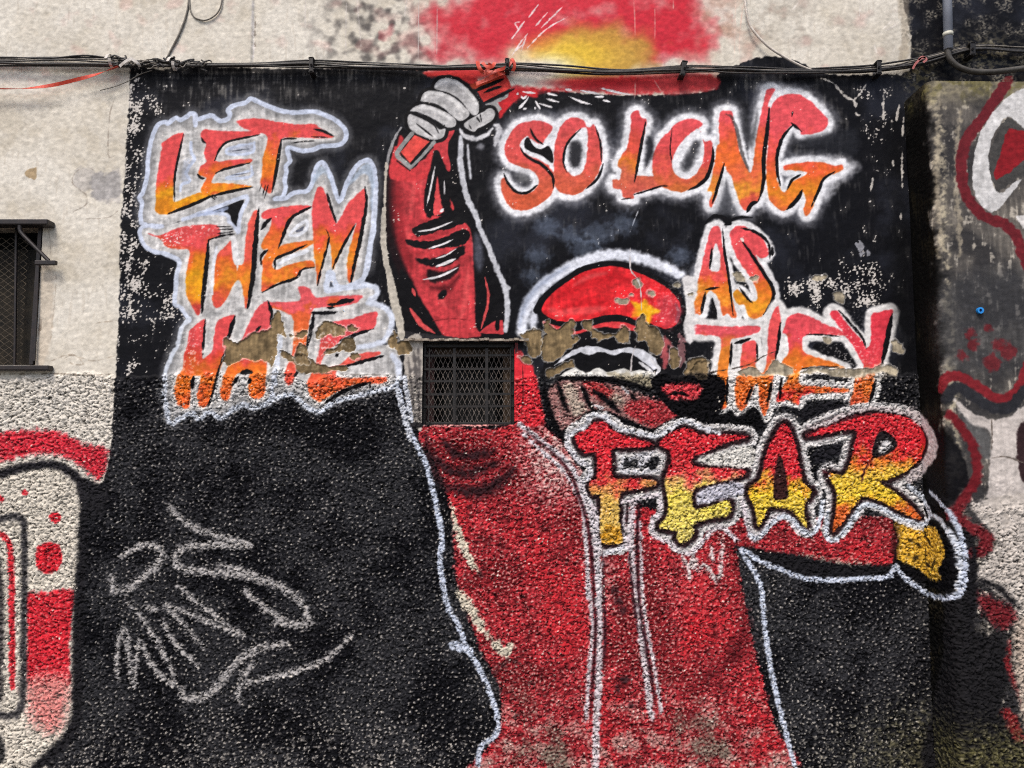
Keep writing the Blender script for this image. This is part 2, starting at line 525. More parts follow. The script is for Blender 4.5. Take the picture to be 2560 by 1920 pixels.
cv.put(ALL, up * np.clip(redw * 1.9 - (1 - n * .75 - n3 * .25) * 1.75, 0, 1) ** .8 * .93, (202, 40, 56))
ochre = np.clip(gauss(cv, 1500, 132, 170, 85) * 1.8 - 0.30, 0, 1)
cv.put(ALL, up * np.clip(ochre * 1.5 - (1 - n2) * .7, 0, 1) * 0.92, (188, 144, 66))
cv.put(ALL, up * np.clip(gauss(cv, 1430, 138, 130, 55) * 1.3 - .12, 0, 1) * .8, (234, 196, 66))
cv.put(ALL, up * np.clip(gauss(cv, 1380, 165, 70, 30) * 1.3 - .15, 0, 1) * .9, (240, 232, 190))
cv.put(ALL, up * np.clip(gauss(cv, 1335, 178, 62, 26) * 1.7 - .2, 0, 1), (228, 214, 206))
cv.put(ALL, up * np.clip(gauss(cv, 1640, 205, 190, 24) * 1.6 - .25, 0, 1) * .8, (186, 58, 62))
cv.put(ALL, up * np.clip(gauss(cv, 1470, 208, 110, 16) * 1.6 - .25, 0, 1) * .9, (205, 44, 50))
cv.put(ALL, up * np.clip(gauss(cv, 1150, 184, 110, 16) * 1.6 - .2, 0, 1) * .95, (208, 52, 54))
fill('@a 640,170 900,180 1200,190 1400,260 1320,360 1310,330 1100,260 900,210 760,240', (206, 54, 54), soft=4)
fill('@a 1900,400 2212,420 2212,520 2000,480 1940,560 1800,700 1720,820 1690,700 1660,600 1830,480', (198, 40, 46), soft=4)
fill('@t20 0,560 200,570 420,550 700,500 1000,510 1300,490 1320,570 1000,600 700,610 420,590 200,600 60,640 0,660', (196, 44, 50), soft=6, op=.85, rag=3)
fill('@p 1660,182 1780,190 1786,222 1660,236', (176, 60, 62), soft=5, op=.7)
# spark strokes
strokes('t20', '0,360 60,270 100,220|20,330 70,290|0,250 80,140|110,110 170,30|150,170 230,80|100,310 220,190 360,110|40,190 20,150 50,140|60,330 90,240|190,180 340,30', 4, (238, 222, 220), rag=1, op=.9)
strokes('4', '640,60 750,90|620,120 770,160|540,180 690,220|500,150 555,240|300,250 400,140 420,100|360,250 400,230|490,220 500,245|880,90 1010,150 1150,190|1190,100 1290,100|1280,140 1360,160|1020,25 1250,70|1240,0 1400,40 1600,80|360,45 500,60|330,90 360,120 400,90|290,60 300,80|840,10 920,25', 5.5, (236, 232, 232), rag=1)
strokes('t20', '790,0 800,260|925,60 925,260|1450,0 1440,380|1505,0 1480,180 1470,370|1490,40 1480,200|800,520 795,640|920,520 990,630|1045,0 1045,60', 1.8, (226, 196, 180), rag=.5, op=.7)
strokes('t10', '320,0 318,250|585,20 580,390|655,0 680,300|1055,0 1050,380|1175,60 1170,350|975,0 960,120', 1.8, (205, 196, 190), rag=.5, op=.8)
strokes('t30', '740,190 800,140|760,200 830,160|690,290 705,350|800,360 830,290|590,110 600,30|160,60 200,10', 3.5, (226, 218, 208), rag=1.2, op=.8)
fill('@t30 840,0 910,0 915,200 905,370 850,380 870,200', (160, 146, 126), op=.5, soft=5, rag=4)

cv = BLK
cv.C[:] = np.array((84, 80, 76), np.float32) / 255
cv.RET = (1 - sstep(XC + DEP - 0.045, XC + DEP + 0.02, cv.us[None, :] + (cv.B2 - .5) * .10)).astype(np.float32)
cv.put(ALL, sstep(0.40, 0.75, cv.VS * .35 + cv.B1 * .65) * .7, (128, 121, 112))
cv.put(ALL, sstep(0.55, 0.25, cv.B1) * .7, (44, 43, 45))
cv.put(ALL, sstep(0.60, 0.78, cv.VS * .35 + cv.B2 * .4 + cv.F2 * .25) * .75, (190, 181, 166))
wst = np.exp(-((cv.us[None, :] - XC - DEP - .035 + (cv.B2 - .5) * .08) / .022) ** 2)
cv.put(ALL, wst * sstep(.35, .6, cv.F2 * .5 + cv.B2 * .5) * .8, (188, 176, 150))
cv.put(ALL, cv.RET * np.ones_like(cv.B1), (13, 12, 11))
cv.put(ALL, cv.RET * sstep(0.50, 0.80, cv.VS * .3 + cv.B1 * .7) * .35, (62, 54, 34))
topm = sstep(ZTOP - .17, ZTOP - .02, cv.zs)[:, None] * (0.4 + .6 * cv.F2)
cv.put(ALL, np.clip(topm * (1 - cv.RET * .6), 0, 1) * .85, (150, 140, 112))
cv.put(ALL, topm * sstep(.5, .7, cv.B2) * .7, (92, 86, 44))
# ---- side wall
cv = BLK
DR = (104, 34, 40)
I_SW = part('painted_swirl', 'dark red and white swirls on the side wall')
fill('@t31 1120,200 1659,100 1659,700 1120,700', (58, 58, 60), op=.7, soft=30, rag=6)
strokes('t30', 'w10 1110,640 1100,900 1090,1200 1120,1500 1100,1659|w12 1250,700 1225,1000 1230,1300 1250,1659', 10, (176, 164, 142), soft=5, rag=5, op=.7)
stroke('@t30 1560,520 1480,640 1380,780 1290,900 1255,1050 1265,1200 1320,1320 1420,1410 1530,1450 1610,1530 1650,1640 1720,1800', 27, DR, taper=.05, rag=2, soft=2.5, idn=I_SW)
fill('@t30 1760,540 1659,570 1560,620 1450,740 1370,880 1330,1050 1330,1200 1370,1310 1440,1372 1500,1350 1580,1250 1645,1165 1600,1180 1500,1255 1450,1170 1430,1020 1460,880 1555,755 1659,830 1760,860', (204, 202, 200), idn=I_SW, rag=1.5)
fill('@t30 1560,760 1659,840 1760,860 1760,1060 1600,1160 1500,1240 1450,1160 1440,1000 1480,870', (70, 68, 66), rag=2)
fill('@t30 1760,850 1659,850 1560,830 1530,900 1500,1020 1458,1120 1480,1165 1560,1120 1659,1040 1760,1000', (134, 30, 36), idn=I_SW, smooth=False, rag=1.5)
fill('@t30 1610,1400 1760,1370 1760,1500 1650,1480', (206, 202, 198), smooth=False)
for x, y, r in ((1310, 500, 34), (1425, 470, 26), (1490, 575, 40), (1330, 570, 40), (1260, 650, 34), (1560, 620, 60), (1450, 690, 60)):
    fill('@t31 %d,%d %d,%d %d,%d %d,%d' % (x - r, y, x, y - r, x + r, y, x, y + r), (112, 30, 36), soft=5, op=.75, rag=4)
stroke('@t31 1120,860 1150,800 1215,775 1300,810 1400,880 1480,925 1560,920 1640,830 1680,700', 25, (124, 36, 42), taper=.1, rag=2, soft=2.5, idn=I_SW)
stroke('@t31 1150,930 1220,850 1320,900 1440,975 1560,985 1640,900 1720,820', 26, (44, 44, 48), taper=.1, rag=2, soft=3)
fill('@t31 1210,925 1320,1010 1450,1058 1560,1040 1659,970 1800,900 1800,1800 1450,1800 1440,1300 1440,1140 1330,1100 1250,1020', (196, 187, 180), idn=I_SW, rag=2.5, soft=3)
fill('@t31 1240,1010 1330,1095 1435,1140 1440,1300 1380,1280 1300,1150', (92, 92, 92), op=.8, soft=5, rag=3)
fill('@t31 1620,1120 1760,1100 1760,1460 1640,1440', (52, 36, 38), soft=3, rag=2)
strokes('t31', 'w3 1450,1060 1455,1160 1450,1260|w3 1450,1310 1540,1300 1659,1340', 3, (110, 100, 92), rag=1)
stroke('@t31 1180,1030 1280,1150 1345,1280 1345,1450 1270,1560 1220,1659 @t32 1180,30 1300,100 1390,150 1410,210 1320,270', 24, (104, 28, 34), taper=.15, rag=3, soft=4)
fill('@t31 1050,1150 1200,1200 1260,1300 1300,1450 1200,1600 1180,1659 1050,1659', INK, op=.9, rag=3, soft=5)
fill('@t32 1150,100 1340,100 1300,350 1340,500 1330,760 1500,800 1560,1000 1520,1250 1659,1500 1659,1659 1000,1700 1150,900', (30, 29, 31), op=.92, rag=4, soft=6)
fill('@t32 1330,-60 1800,-60 1800,800 1659,720 1600,640 1500,540 1400,470 1330,430 1380,330 1465,230 1465,150 1385,60', (190, 181, 172), rag=3, soft=4, idn=I_SW)
stroke('@t32 1180,-10 1300,90 1390,140 1420,200 1320,270', 24, (106, 30, 36), taper=.15, rag=3, soft=4)
fill('@t32 1340,520 1450,555 1560,600 1600,690 1500,760 1380,640', (104, 30, 36), rag=4, soft=6, op=.8)
strokes('t32', 'w16 1330,200 1315,450 1310,760|w12 1330,430 1480,490 1620,620', 14, (26, 25, 28), soft=5, rag=2)
strokes('t32', 'w12 1560,820 1545,1000 1610,1150 1659,1320|w26 1500,1290 1560,1330 1610,1440 1680,1480', 14, (122, 34, 38), rag=4, soft=4, op=.85)
fill('@t32 1590,720 1800,700 1800,1600 1659,1400 1600,1150 1580,900', (176, 160, 146), rag=5, soft=6, op=.8)
cv.put(ALL, np.clip(gauss(cv, 2500, 1910, 300, 90), 0, 1) * (0.3 + .6 * cv.F2), (82, 78, 50))

cv = MAIN
# ---- colours of the mural
I_FIG = part('painted_figure', 'painted man in red beret and red jacket raising a fist')
I_SLEEVE = part('sleeve', 'raised red sleeve with black folds', I_FIG)
I_GLOVE = part('glove', 'grey white clenched glove', I_FIG)
I_TOOL = part('handle', 'red handle end above the glove', I_FIG)
I_TOOL2 = part('handle', 'red handle end below the glove', I_FIG)
I_BERET = part('beret', 'bright red beret with yellow star', I_FIG)
I_FACE = part('face', 'pink and black face below the beret', I_FIG)
I_JACKET = part('jacket', 'red jacket sprayed on rough render', I_FIG)
I_HAND = part('hand', 'ochre yellow hand', I_FIG)

# ---- raised arm
fill('@a 330,940 480,1010 800,1120 1110,980 1160,1000 1170,1300 1180,1640 @b 860,180 900,340 1000,620 1090,800 1200,1080 1250,1180 1240,1380 1250,1590 700,1600 320,1590 290,1450 230,1230 180,1000 145,700 155,400 170,0 @a 140,1500 200,1250', INK, idn=I_FIG, rag=.6)
REDJ = (190, 60, 65)
fill('@b 200,60 380,95 480,0 560,0 540,160 505,420 540,490 640,505 800,520 890,570 935,690 960,900 990,1100 1000,1300 975,1500 1010,1590 700,1592 600,1450 450,1260 340,1010 275,850 230,620 215,300', REDJ, idn=I_SLEEVE, rag=1.2, soft=2.5, amt=.2)
strokes('b', 'w26 195,40 195,400 215,700 290,950 400,1180', 30, (26, 12, 16), soft=6, op=.95, taper=.2)
strokes('b', 'w30 250,100 255,420 300,720 390,960', 30, (120, 28, 34), soft=10, op=.7, taper=.3)
strokes('b', 'w12 420,150 400,350 380,480|w10 500,90 470,300|w14 900,1000 880,1250 830,1450|w12 620,1200 700,1320|w10 350,620 380,800', 12, (232, 92, 92), soft=5, op=.6)
fill('@a 960,1010 1090,965 990,1200 1030,1450 1040,1540 960,1500 870,1260 800,1250 810,1130', REDJ, rag=.6, idn=I_SLEEVE)
fill('@a 240,1230 290,1180 330,1040 380,1100 330,1290 460,1500 640,1420 700,1330 800,1220 760,1450 720,1640 200,1640', (198, 58, 62), rag=.6, soft=3, idn=I_SLEEVE)
fill('@b 625,150 655,330 690,440 650,490 590,480 600,330', (214, 76, 78), idn=I_SLEEVE)
fill('@b 725,320 775,420 760,450 715,380', (206, 66, 68))
strokes('b', 'w24 610,0 560,260 525,470|w26 660,0 690,260 720,500|w30 760,60 800,330 930,600|w15 560,520 540,470', 24, INK, rag=1.2, soft=2.5)
fill('@b 400,620 520,560 690,500 800,500 870,560 760,610 600,650 480,690 430,690', INK, rag=1.6)
fill('@b 340,715 480,735 620,720 760,660 880,620 920,690 850,770 700,790 560,800 400,785', INK, rag=1.6)
fill('@b 430,880 560,890 700,850 850,770 870,840 800,900 700,960 560,960 470,930', INK, rag=2, soft=3)
fill('@b 540,990 680,1010 820,950 800,1020 720,1080 560,1100', INK, rag=2, soft=4, op=.9)
fill('@b 560,1140 700,1120 830,1040 740,1180 640,1190', (60, 16, 20), rag=2, soft=9, op=.7)
strokes('b', 'w9 430,700 600,690 780,620|w7 380,830 560,850', 9, (176, 50, 56), soft=3, op=.8)
strokes('b', 'w5 450,645 600,620 760,555|w5 540,800 660,765 770,715|w4 610,890 700,860 795,800|w8 610,962 700,930 790,890|w6 495,1080 650,1048 810,970|w5 605,60 570,230 530,410|w4 688,190 690,310|w8 650,470 680,440', 5, (226, 222, 222), rag=.5)
strokes('b', 'w26 970,720 1000,1000 1010,1250 985,1500|w34 1080,850 1130,1150 1130,1400|w30 300,1000 430,1280 600,1510|w18 700,1180 640,1250', 26, INK, soft=3, rag=1)
strokes('b', 'w7 1055,1060 1085,1260 1020,1520|w12 380,1340 480,1480 600,1560|w8 400,1160 430,1230', 7, (206, 78, 78))
fill('@b 1000,1560 1060,1500 1140,1450 1215,1440 1225,1570', REDJ, rag=.6, smooth=False)
strokes('b', 'w12 1170,1440 1165,1520|w12 1110,1420 1080,1470', 12, INK, taper=.2)
fill('@b 310,1545 640,1580 800,1600 340,1600', (52, 50, 52), op=.8)
strokes('b', 'w3 580,1450 760,1430 920,1445', 2, (140, 40, 44), rag=1)
# outlines of the arm
strokes('a', 'w8 350,930 270,1050 190,1260 145,1480 128,1640', 8, (170, 168, 168), taper=.6, op=.85)
strokes('b', 'w7 165,20 155,250 150,470|w15 145,440 140,720 165,920 205,1100|w22 190,1020 235,1260 290,1480 305,1600', 15, (190, 182, 168), taper=.35, rag=1.4)
strokes('b', 'w15 840,0 855,170 890,330 975,510 1010,640|w14 1000,600 1090,790 1150,950 1210,1090 1265,1150|w14 1210,1090 1250,1230 1255,1380 1240,1540', 14, (196, 197, 202), taper=.3, soft=2.5, rag=1.4)
strokes('a', 'w14 1170,1060 1175,1250 1160,1420 1200,1640|w7 1270,1180 1280,1350 1310,1640', 14, (196, 197, 202), taper=.3, soft=3)
fill('@b 960,660 1010,700 1040,860 1010,1000 960,900', (120, 124, 140), op=.55, soft=9)
# ---- glove and handle
GL = ['@a 810,350 870,270 980,250 1120,280 1260,390 1380,530 1425,640 1410,745 1340,765 1270,690 1150,540 1000,450 830,400',
      '@a 620,545 660,455 760,420 900,440 1050,500 1180,600 1290,725 1260,800 1170,845 1080,795 960,685 830,605 640,572',
      '@a 470,705 540,640 640,610 780,640 920,700 1080,800 1110,870 1080,925 980,930 860,850 700,765 560,712',
      '@a 445,770 490,745 620,785 780,870 880,960 960,950 935,1060 830,1105 720,1085 560,1015 460,935 438,850',
      '@a 1215,885 1330,800 1480,720 1560,670 1625,690 1645,760 1600,845 1500,905 1400,955 1360,992 1260,955']
fill('@a 1320,350 1560,260 1740,200 1800,210 1880,385 1690,480 1490,585 1400,430', (216, 66, 60), smooth=False, idn=I_TOOL, rag=.5)
fill('@a 1310,340 1600,230 1740,195 1650,300 1380,400', (190, 70, 40), op=.8)
strokes('a', 'w11 1350,430 1560,350 1760,265|w8 1490,455 1600,410 1730,365|w6 1490,590 1700,500 1910,405|w8 1620,240 1750,190', 8, INK, taper=.6, rag=.5)
fill('@a 1500,610 1640,560 1830,470 1830,520 1680,590 1740,680 1700,730 1590,650', (166, 164, 162), smooth=False)
for g in GL:
    fill(g, INK, grow=9, rag=.8, idn=I_FIG)
fill('@a 340,1265 530,1035 745,1130 470,1425', (222, 78, 70), smooth=False, idn=I_TOOL2, rag=.5)
stroke('@a 500,1010 380,1150 285,1280 300,1330 470,1480 620,1330 800,1140', 12, (146, 146, 144), smooth=False, taper=.1, idn=I_TOOL2, rag=.4)
strokes('a', 'w8 740,1150 610,1290 485,1430|w4 290,1390 470,1530', 8, INK, taper=.3, rag=.5)
for g in GL:
    fill(g, (186, 184, 183), rag=.5, idn=I_GLOVE, amt=.14)
strokes('a', 'w10 830,370 900,300 1010,280 1150,340 1300,470 1390,620|w9 650,530 740,460 900,470 1080,570 1220,720|w9 520,690 640,650 800,690 1000,800 1060,860|w8 480,850 560,900 700,1010 840,1080', 9, (218, 216, 214), soft=2.5, op=.9, taper=.4)
strokes('a', 'w16 850,400 1000,350 1150,450 1300,620|w14 720,560 880,540 1040,640 1140,750|w12 600,730 760,720 900,790', 14, (160, 158, 158), soft=5, op=.6)
strokes('a', 'w5 560,880 680,975 790,1065|w4 1390,790 1440,860|w3 1440,750 1460,850|w3 1290,900 1320,960|w5 480,740 640,800 800,900 870,1020|w4 900,960 950,900', 5, INK, rag=.4)
strokes('a', 'w13 1160,960 1220,1050 1380,1090 1520,1040 1610,950|w16 1640,900 1700,930 1680,1050 1640,1180', 13, (205, 204, 206), soft=3, rag=1.5)
fill('@a 1390,1200 1440,1150 1500,1190 1450,1250', (140, 140, 146), soft=5, op=.8)

# ---- words
def word(lbl):
    return part('painted_word', lbl)
def letters(wid, spec, halo=None, dark=None):
    """spec: (label, outline, holes, colour stops); halo: (grow, spread, rgb)"""
    if halo:
        for lab, o, h, stp in spec:
            fill(o, halo[2], grow=halo[0], soft=1, spread=halo[1], rag=1.4, idn=wid, op=halo[3] if len(halo) > 3 else 1)
    if dark:
        for lab, o, h, stp in spec:
            fill(o, dark[1], grow=dark[0], soft=4, rag=1.2, holes=h)
    for lab, o, h, stp in spec:
        fill(o, (200, 80, 80), soft=2.2, rag=1.0, holes=h, stops=stp, idn=part('letter', lab, wid))

# LET
W_LET = word('word LET in red to yellow letters on a pale cloud')
W_THEM = word('word THEM in red to orange letters on a pale cloud')
W_HATE = word('word HATE in red to orange letters, partly flaked away')
LETO = '80,1130 72,1050 85,960 62,905 95,860 130,720 135,600 160,450 195,335 230,280 285,258 315,272 345,245 380,225 420,242 470,215 505,188 540,195 570,235 640,215 690,203 740,240 775,250 830,230 845,190 832,150 900,110 980,95 1030,58 1090,85 1180,125 1290,165 1400,180 1560,172 1650,195 1760,245 1830,310 1852,380 1825,435 1760,462 1640,470 1560,500 1460,507 1370,480 1340,492 1358,560 1365,600 1328,640 1335,690 1318,760 1325,840 1300,905 1235,920'
THO = '1235,925 1330,915 1400,870 1510,855 1550,800 1570,720 1600,640 1640,608 1672,640 1720,740 1790,940 1850,800 1900,700 1960,620 2040,588 2082,640 2100,740 2105,860 2090,1000 2090,1200 2065,1300 2050,1450 2035,1540'
HTO = '@3 290,330 230,400 200,480 190,560 140,640 105,720 85,800 85,900 80,1000 100,1120 130,1230 180,1225 250,1180 330,1155 380,1200 440,1150 490,1150 540,1185 600,1180 690,1110 760,1082 860,1108 1000,1050 1080,1005 1200,1000 1260,1050 1330,1110 1430,1130 1560,1052 1750,1000 1900,960 2060,920 2110,860'
fill(HTO + ' 2130,760 2100,640 2060,560 1960,560 1940,520 2010,480 2040,400 2030,300 1960,215 1880,190 1910,120 1890,50 1780,30 1500,60 1200,40 900,60 600,150 420,250', (182, 180, 178), idn=W_HATE, rag=1.5, soft=2, amt=.22)
fill('@1 ' + THO + ' @2 1860,560 1860,700 1840,790 1790,845 1680,890 1540,930 1350,960 1000,1000 700,1080 500,1170 325,1180 290,1130 240,1060 195,1040 200,950 210,800 230,700 210,650 90,600 @1 280,1395 190,1380 110,1330 75,1250 70,1200 100,1160 300,1150 600,1060 1000,900', (184, 182, 180), idn=W_THEM, rag=1.2, soft=2, amt=.22)
fill('@1 ' + LETO + ' 1100,960 1000,905 700,1010 440,1105 300,1150 180,1140', (184, 182, 180), idn=W_LET, rag=1.0, soft=2, amt=.22)
for f, t in (('1', LETO), ('1', THO), ('3', HTO[3:])):
    strokes(f, t, 34, (112, 112, 114), taper=.1, soft=9, rag=2, op=.55)
fill('@1 800,990 960,930 945,1010 915,1130 900,1190 860,1115 838,1055 760,1045 560,1070', INK, rag=1)
fill('@2 1545,820 1590,885 1530,905', (70, 74, 84), smooth=False)
fill('@2 330,1080 480,1120 640,1040 700,980 600,1120 520,1150', (150, 150, 150), soft=7, op=.5)
s1 = [(400, RED), (432, RED), (456, ORA), (490, YEL), (520, (216, 132, 30))]
HAL = (5, 8, (214, 210, 206), .8)
letters(W_LET, [
    ('letter L', '@1 270,432 445,352 412,520 385,660 362,800 356,870 370,950 470,910 600,868 690,900 520,968 330,1052 212,1042 200,950 213,750 240,600 258,480', (), s1),
    ('letter E', '@1 600,345 650,325 800,340 1000,338 1060,330 1110,360 960,395 830,430 770,480 715,595 850,588 1025,578 1010,610 860,645 740,690 702,740 690,790 760,788 900,795 1035,815 860,852 700,888 600,872 620,790 640,740 575,712 590,650 640,600 620,520 640,450 600,400', (), [(395, RED), (412, (216, 84, 70)), (440, ORA), (478, (230, 148, 30)), (490, ORA)]),
    ('letter T', '@1 920,245 1080,228 1260,258 1420,280 1580,280 1625,312 1745,388 1600,402 1430,392 1290,410 1270,560 1240,700 1205,862 1150,850 1105,800 1120,700 1130,560 1165,450 1160,370 1080,350 980,320 920,280', (), [(338, RED), (352, (220, 92, 60)), (392, (224, 128, 38)), (440, (226, 112, 40)), (478, (222, 84, 60))])], halo=HAL)
strokes('1', 'w6 447,365 385,640 365,800 370,945|w9 315,1052 520,975 700,895|w8 690,900 870,855 1040,820|w6 600,395 615,425 638,442|w7 562,706 595,742 632,747|w6 713,592 760,490 830,430 960,398 1105,368|w7 720,702 800,665 900,640 1015,610|w9 1290,408 1260,600 1225,780 1207,865|w5 1288,412 1340,404 1420,402|w3.5 1375,442 1470,430 1585,424|w8 1572,322 1650,340 1745,384|w3.5 1550,388 1690,396|w3 1120,790 1098,860|w3 1175,800 1140,920|w3 1150,800 1130,880|w3 660,890 720,930|w3 690,885 735,915', 6, INK, rag=.6)
strokes('1', 'w9 510,435 512,510 540,580 500,640 468,705 500,770 432,800 418,855|w8 1055,435 1040,520 900,540 825,530 840,485 1050,440|w8 1030,640 1020,730 815,745 1010,680', 8, BLUEW, taper=.25, soft=2)
fill('@1 455,590 530,590 490,690 470,790 430,760', (150, 158, 176), op=.5, soft=5)
fill('@1 850,480 1030,450 1030,515 870,530', (168, 176, 196), op=.6, soft=3)
strokes('1', 'w3 870,510 1010,490|w3 840,720 1000,700', 3, (60, 62, 72), op=.8)
# THEM
letters(W_THEM, [
    ('letter T', '@2 -30,428 70,442 250,372 400,355 560,358 585,440 500,482 485,560 470,640 450,800 430,950 415,1100 385,1128 340,1050 300,960 290,850 310,700 325,580 240,562 130,548 80,482', (), [(600, RED), (622, (220, 84, 58)), (655, (222, 128, 34)), (710, (228, 160, 30)), (745, (224, 130, 40)), (780, (216, 74, 66))]),
    ('letter H', '@2 630,545 690,495 705,680 790,690 800,560 830,350 880,240 915,230 915,330 893,500 878,650 868,800 850,900 812,1082 790,950 770,850 740,832 700,880 640,1000 580,1062 540,1060 520,980 530,800 560,620', (), [(630, (222, 88, 74)), (655, (222, 98, 50)), (700, (224, 138, 40)), (730, (222, 112, 44)), (765, (216, 80, 66))]),
    ('letter E', '@2 958,240 1100,200 1330,183 1362,210 1220,290 1150,430 1090,540 1140,520 1280,500 1392,488 1370,530 1230,590 1060,650 1060,740 1180,700 1300,670 1392,665 1402,720 1300,740 1240,820 1080,862 958,932 950,830 960,700 938,680 1002,570 948,558 960,480 1010,400 1032,310 958,300', (), [(545, RED), (575, (224, 92, 54)), (625, (226, 124, 42)), (660, (222, 98, 46)), (690, (226, 134, 44)), (725, (214, 90, 60))]),
    ('letter M', '@2 1440,28 1480,40 1520,140 1582,332 1620,300 1700,160 1800,62 1842,50 1852,200 1840,330 1810,470 1780,600 1760,720 1720,862 1690,800 1690,640 1740,430 1762,340 1680,500 1610,640 1560,742 1550,600 1530,500 1500,600 1470,740 1430,872 1420,760 1400,600 1390,400 1380,230 1408,90', (), [(560, RED), (585, (224, 84, 60)), (610, (226, 118, 40)), (650, (224, 136, 40)), (690, (222, 100, 50))])], halo=HAL)
strokes('2', 'w7 1510,70 1540,180 1590,330|w6 1500,385 1528,460 1500,600 1460,740 1428,880|w7 1762,338 1680,480 1600,640 1556,745|w10 1838,25 1852,150 1832,300 1800,480 1760,640 1715,885|w9 1375,198 1270,250 1190,310 1140,430 1092,555|w10 1030,295 985,335 942,395|w8 1342,522 1200,590 1070,650 1066,735|w7 1405,718 1300,740 1250,812 1100,862 955,938|w8 1002,568 945,620 944,695|w13 922,200 905,400 890,560 880,700 868,860 825,1080|w12 488,490 480,620 460,800 430,1115|w5 490,482 600,450 725,430|w2.5 560,370 685,368|w2.5 570,395 695,390|w2.5 560,430 700,412', 7, INK, rag=1.0)
strokes('2', 'w9 1190,440 1240,380 1330,320 1335,385 1270,438 1190,446|w10 1100,690 1200,630 1345,580|w8 560,545 530,720 520,950', 8, (226, 228, 234), taper=.25, soft=2)
strokes('2', 'w16 705,470 720,600 735,680|w4 735,660 738,745', 12, (222, 220, 220), taper=.2, soft=2)
fill('@2 1245,410 1310,365 1300,405', (70, 74, 90), op=.8)
# HATE
letters(W_HATE, [
    ('letter H', '@3 290,440 340,390 425,340 410,520 400,670 440,660 490,600 500,480 530,360 600,320 682,310 660,420 620,560 590,650 560,760 520,860 500,980 450,1082 390,1092 365,1010 385,900 390,830 330,830 310,900 305,1000 290,1102 240,1100 190,1060 170,960 190,850 230,750 240,650 270,560', (), [(870, RED), (892, (216, 72, 56)), (920, (206, 96, 44)), (950, (226, 116, 36)), (1000, (228, 98, 50))]),
    ('letter A', '@3 880,240 970,188 1000,350 1000,500 960,700 952,900 930,1012 850,1022 810,980 810,850 800,800 720,800 680,860 640,1022 590,1042 565,980 590,850 620,750 700,600 760,480 820,350', (), [(870, (220, 84, 88)), (895, (216, 80, 64)), (925, (234, 116, 40)), (1000, (226, 96, 46))]),
    ('letter T', '@3 920,188 1000,190 1240,178 1230,60 1320,70 1380,150 1500,140 1700,130 1785,138 1740,190 1600,230 1400,240 1350,270 1310,450 1290,600 1230,700 1200,860 1150,912 1120,860 1130,760 1170,650 1190,500 1180,330 1100,270 1000,240', (), [(764, (220, 88, 92)), (778, (222, 96, 56)), (840, (224, 104, 50)), (900, (220, 90, 70)), (950, (224, 80, 62))]),
    ('letter E', '@3 1490,370 1700,330 1850,280 1912,290 1880,420 1760,450 1620,500 1560,560 1500,600 1440,680 1430,740 1560,740 1700,650 1900,618 1935,640 1800,700 1600,750 1560,840 1700,850 1985,838 1960,890 1760,900 1600,950 1480,1020 1420,1052 1340,1000 1310,900 1340,800 1400,650 1420,500 1400,420', (), [(860, (222, 80, 84)), (915, (226, 92, 76)), (945, (224, 88, 56)), (1000, (226, 108, 50))])], halo=HAL)
strokes('3', 'w10 1345,282 1450,286 1565,275|w10 1362,290 1340,420 1300,605|w8 1880,422 1700,480 1588,528|w9 1968,652 1800,700 1618,752|w11 1855,885 1700,930 1560,1000 1465,1065|w6 425,335 412,500 402,665|w11 684,318 650,420 615,525|w6 605,600 550,750 505,960 455,1095|w9 968,182 1000,300 985,385|w13 735,805 780,798 835,800|w8 720,830 665,920|w11 325,835 318,950|w9 820,850 810,900|w9 1235,770 1200,840|w11 1560,195 1640,180 1705,168|w6 1480,215 1600,200 1690,190|w6 1470,240 1550,240|w10 1550,660 1575,640|w3 890,400 860,460|w3 905,400 880,450|w4 1850,890 1858,960|w4 1700,940 1690,1000', 8, INK, rag=1.3)
strokes('3', 'w14 1085,460 1060,600 1045,720 1020,900 1000,1010', 14, (206, 212, 224), taper=.3, soft=3, rag=3)
strokes('3', 'w15 1650,62 1800,45 1900,70 1905,130 1840,195 1950,220 2030,300 2035,400 1990,500 1930,545 1720,590|w16 2040,650 2090,720 2100,830|w12 1470,0 1480,80 1620,70 1800,45', 15, (206, 212, 225), taper=.2, soft=3.5, rag=1.4)
# cloud outlines in pale blue
for f, t in (('1', LETO), ('1', THO)):
    strokes(f, t, 12.5, (196, 204, 222), taper=.12, soft=1.6, rag=.7)
strokes('1', 'w12 545,200 548,290|w11 440,1102 700,1010 990,903 940,1050 918,1215|w9 440,1104 600,1060 790,1055 835,1080 840,1120 890,1170 912,1222|w10 80,1130 190,1165 262,1162|w11 260,1155 110,1158 70,1200 75,1250 110,1330 190,1380 280,1395 390,1440 410,1500 385,1580 385,1660', 11, (200, 207, 224), taper=.15, soft=1.8, rag=.8)
fill('@1 560,1060 760,1010 830,985 800,1030 600,1070', (166, 178, 206), op=.8, soft=3)
fill('@1 1560,780 1600,660 1640,640 1680,680 1730,800 1690,740 1650,700 1600,760', (166, 182, 200), op=.7, soft=4)
fill('@1 1850,820 1930,700 2010,620 2070,640 2095,800 2090,1000 2060,1000 2060,800 2010,700 1930,760', (170, 186, 206), op=.75, soft=5)
strokes('2', 'w11 90,600 210,650 232,700 210,800 200,950 195,1040 240,1060 290,1130 325,1180|w14 1930,60 1925,250 1900,450 1880,560 1860,700 1840,790 1790,845 1680,890 1600,885 1560,800 1535,765 1510,860 1520,925 1640,900 1840,880|w26 1540,780 1550,800', 11, (200, 207, 222), taper=.1, soft=2, rag=.9)
strokes('3', HTO[3:], 11, (204, 210, 220), taper=.1, soft=2.5, rag=1.6)

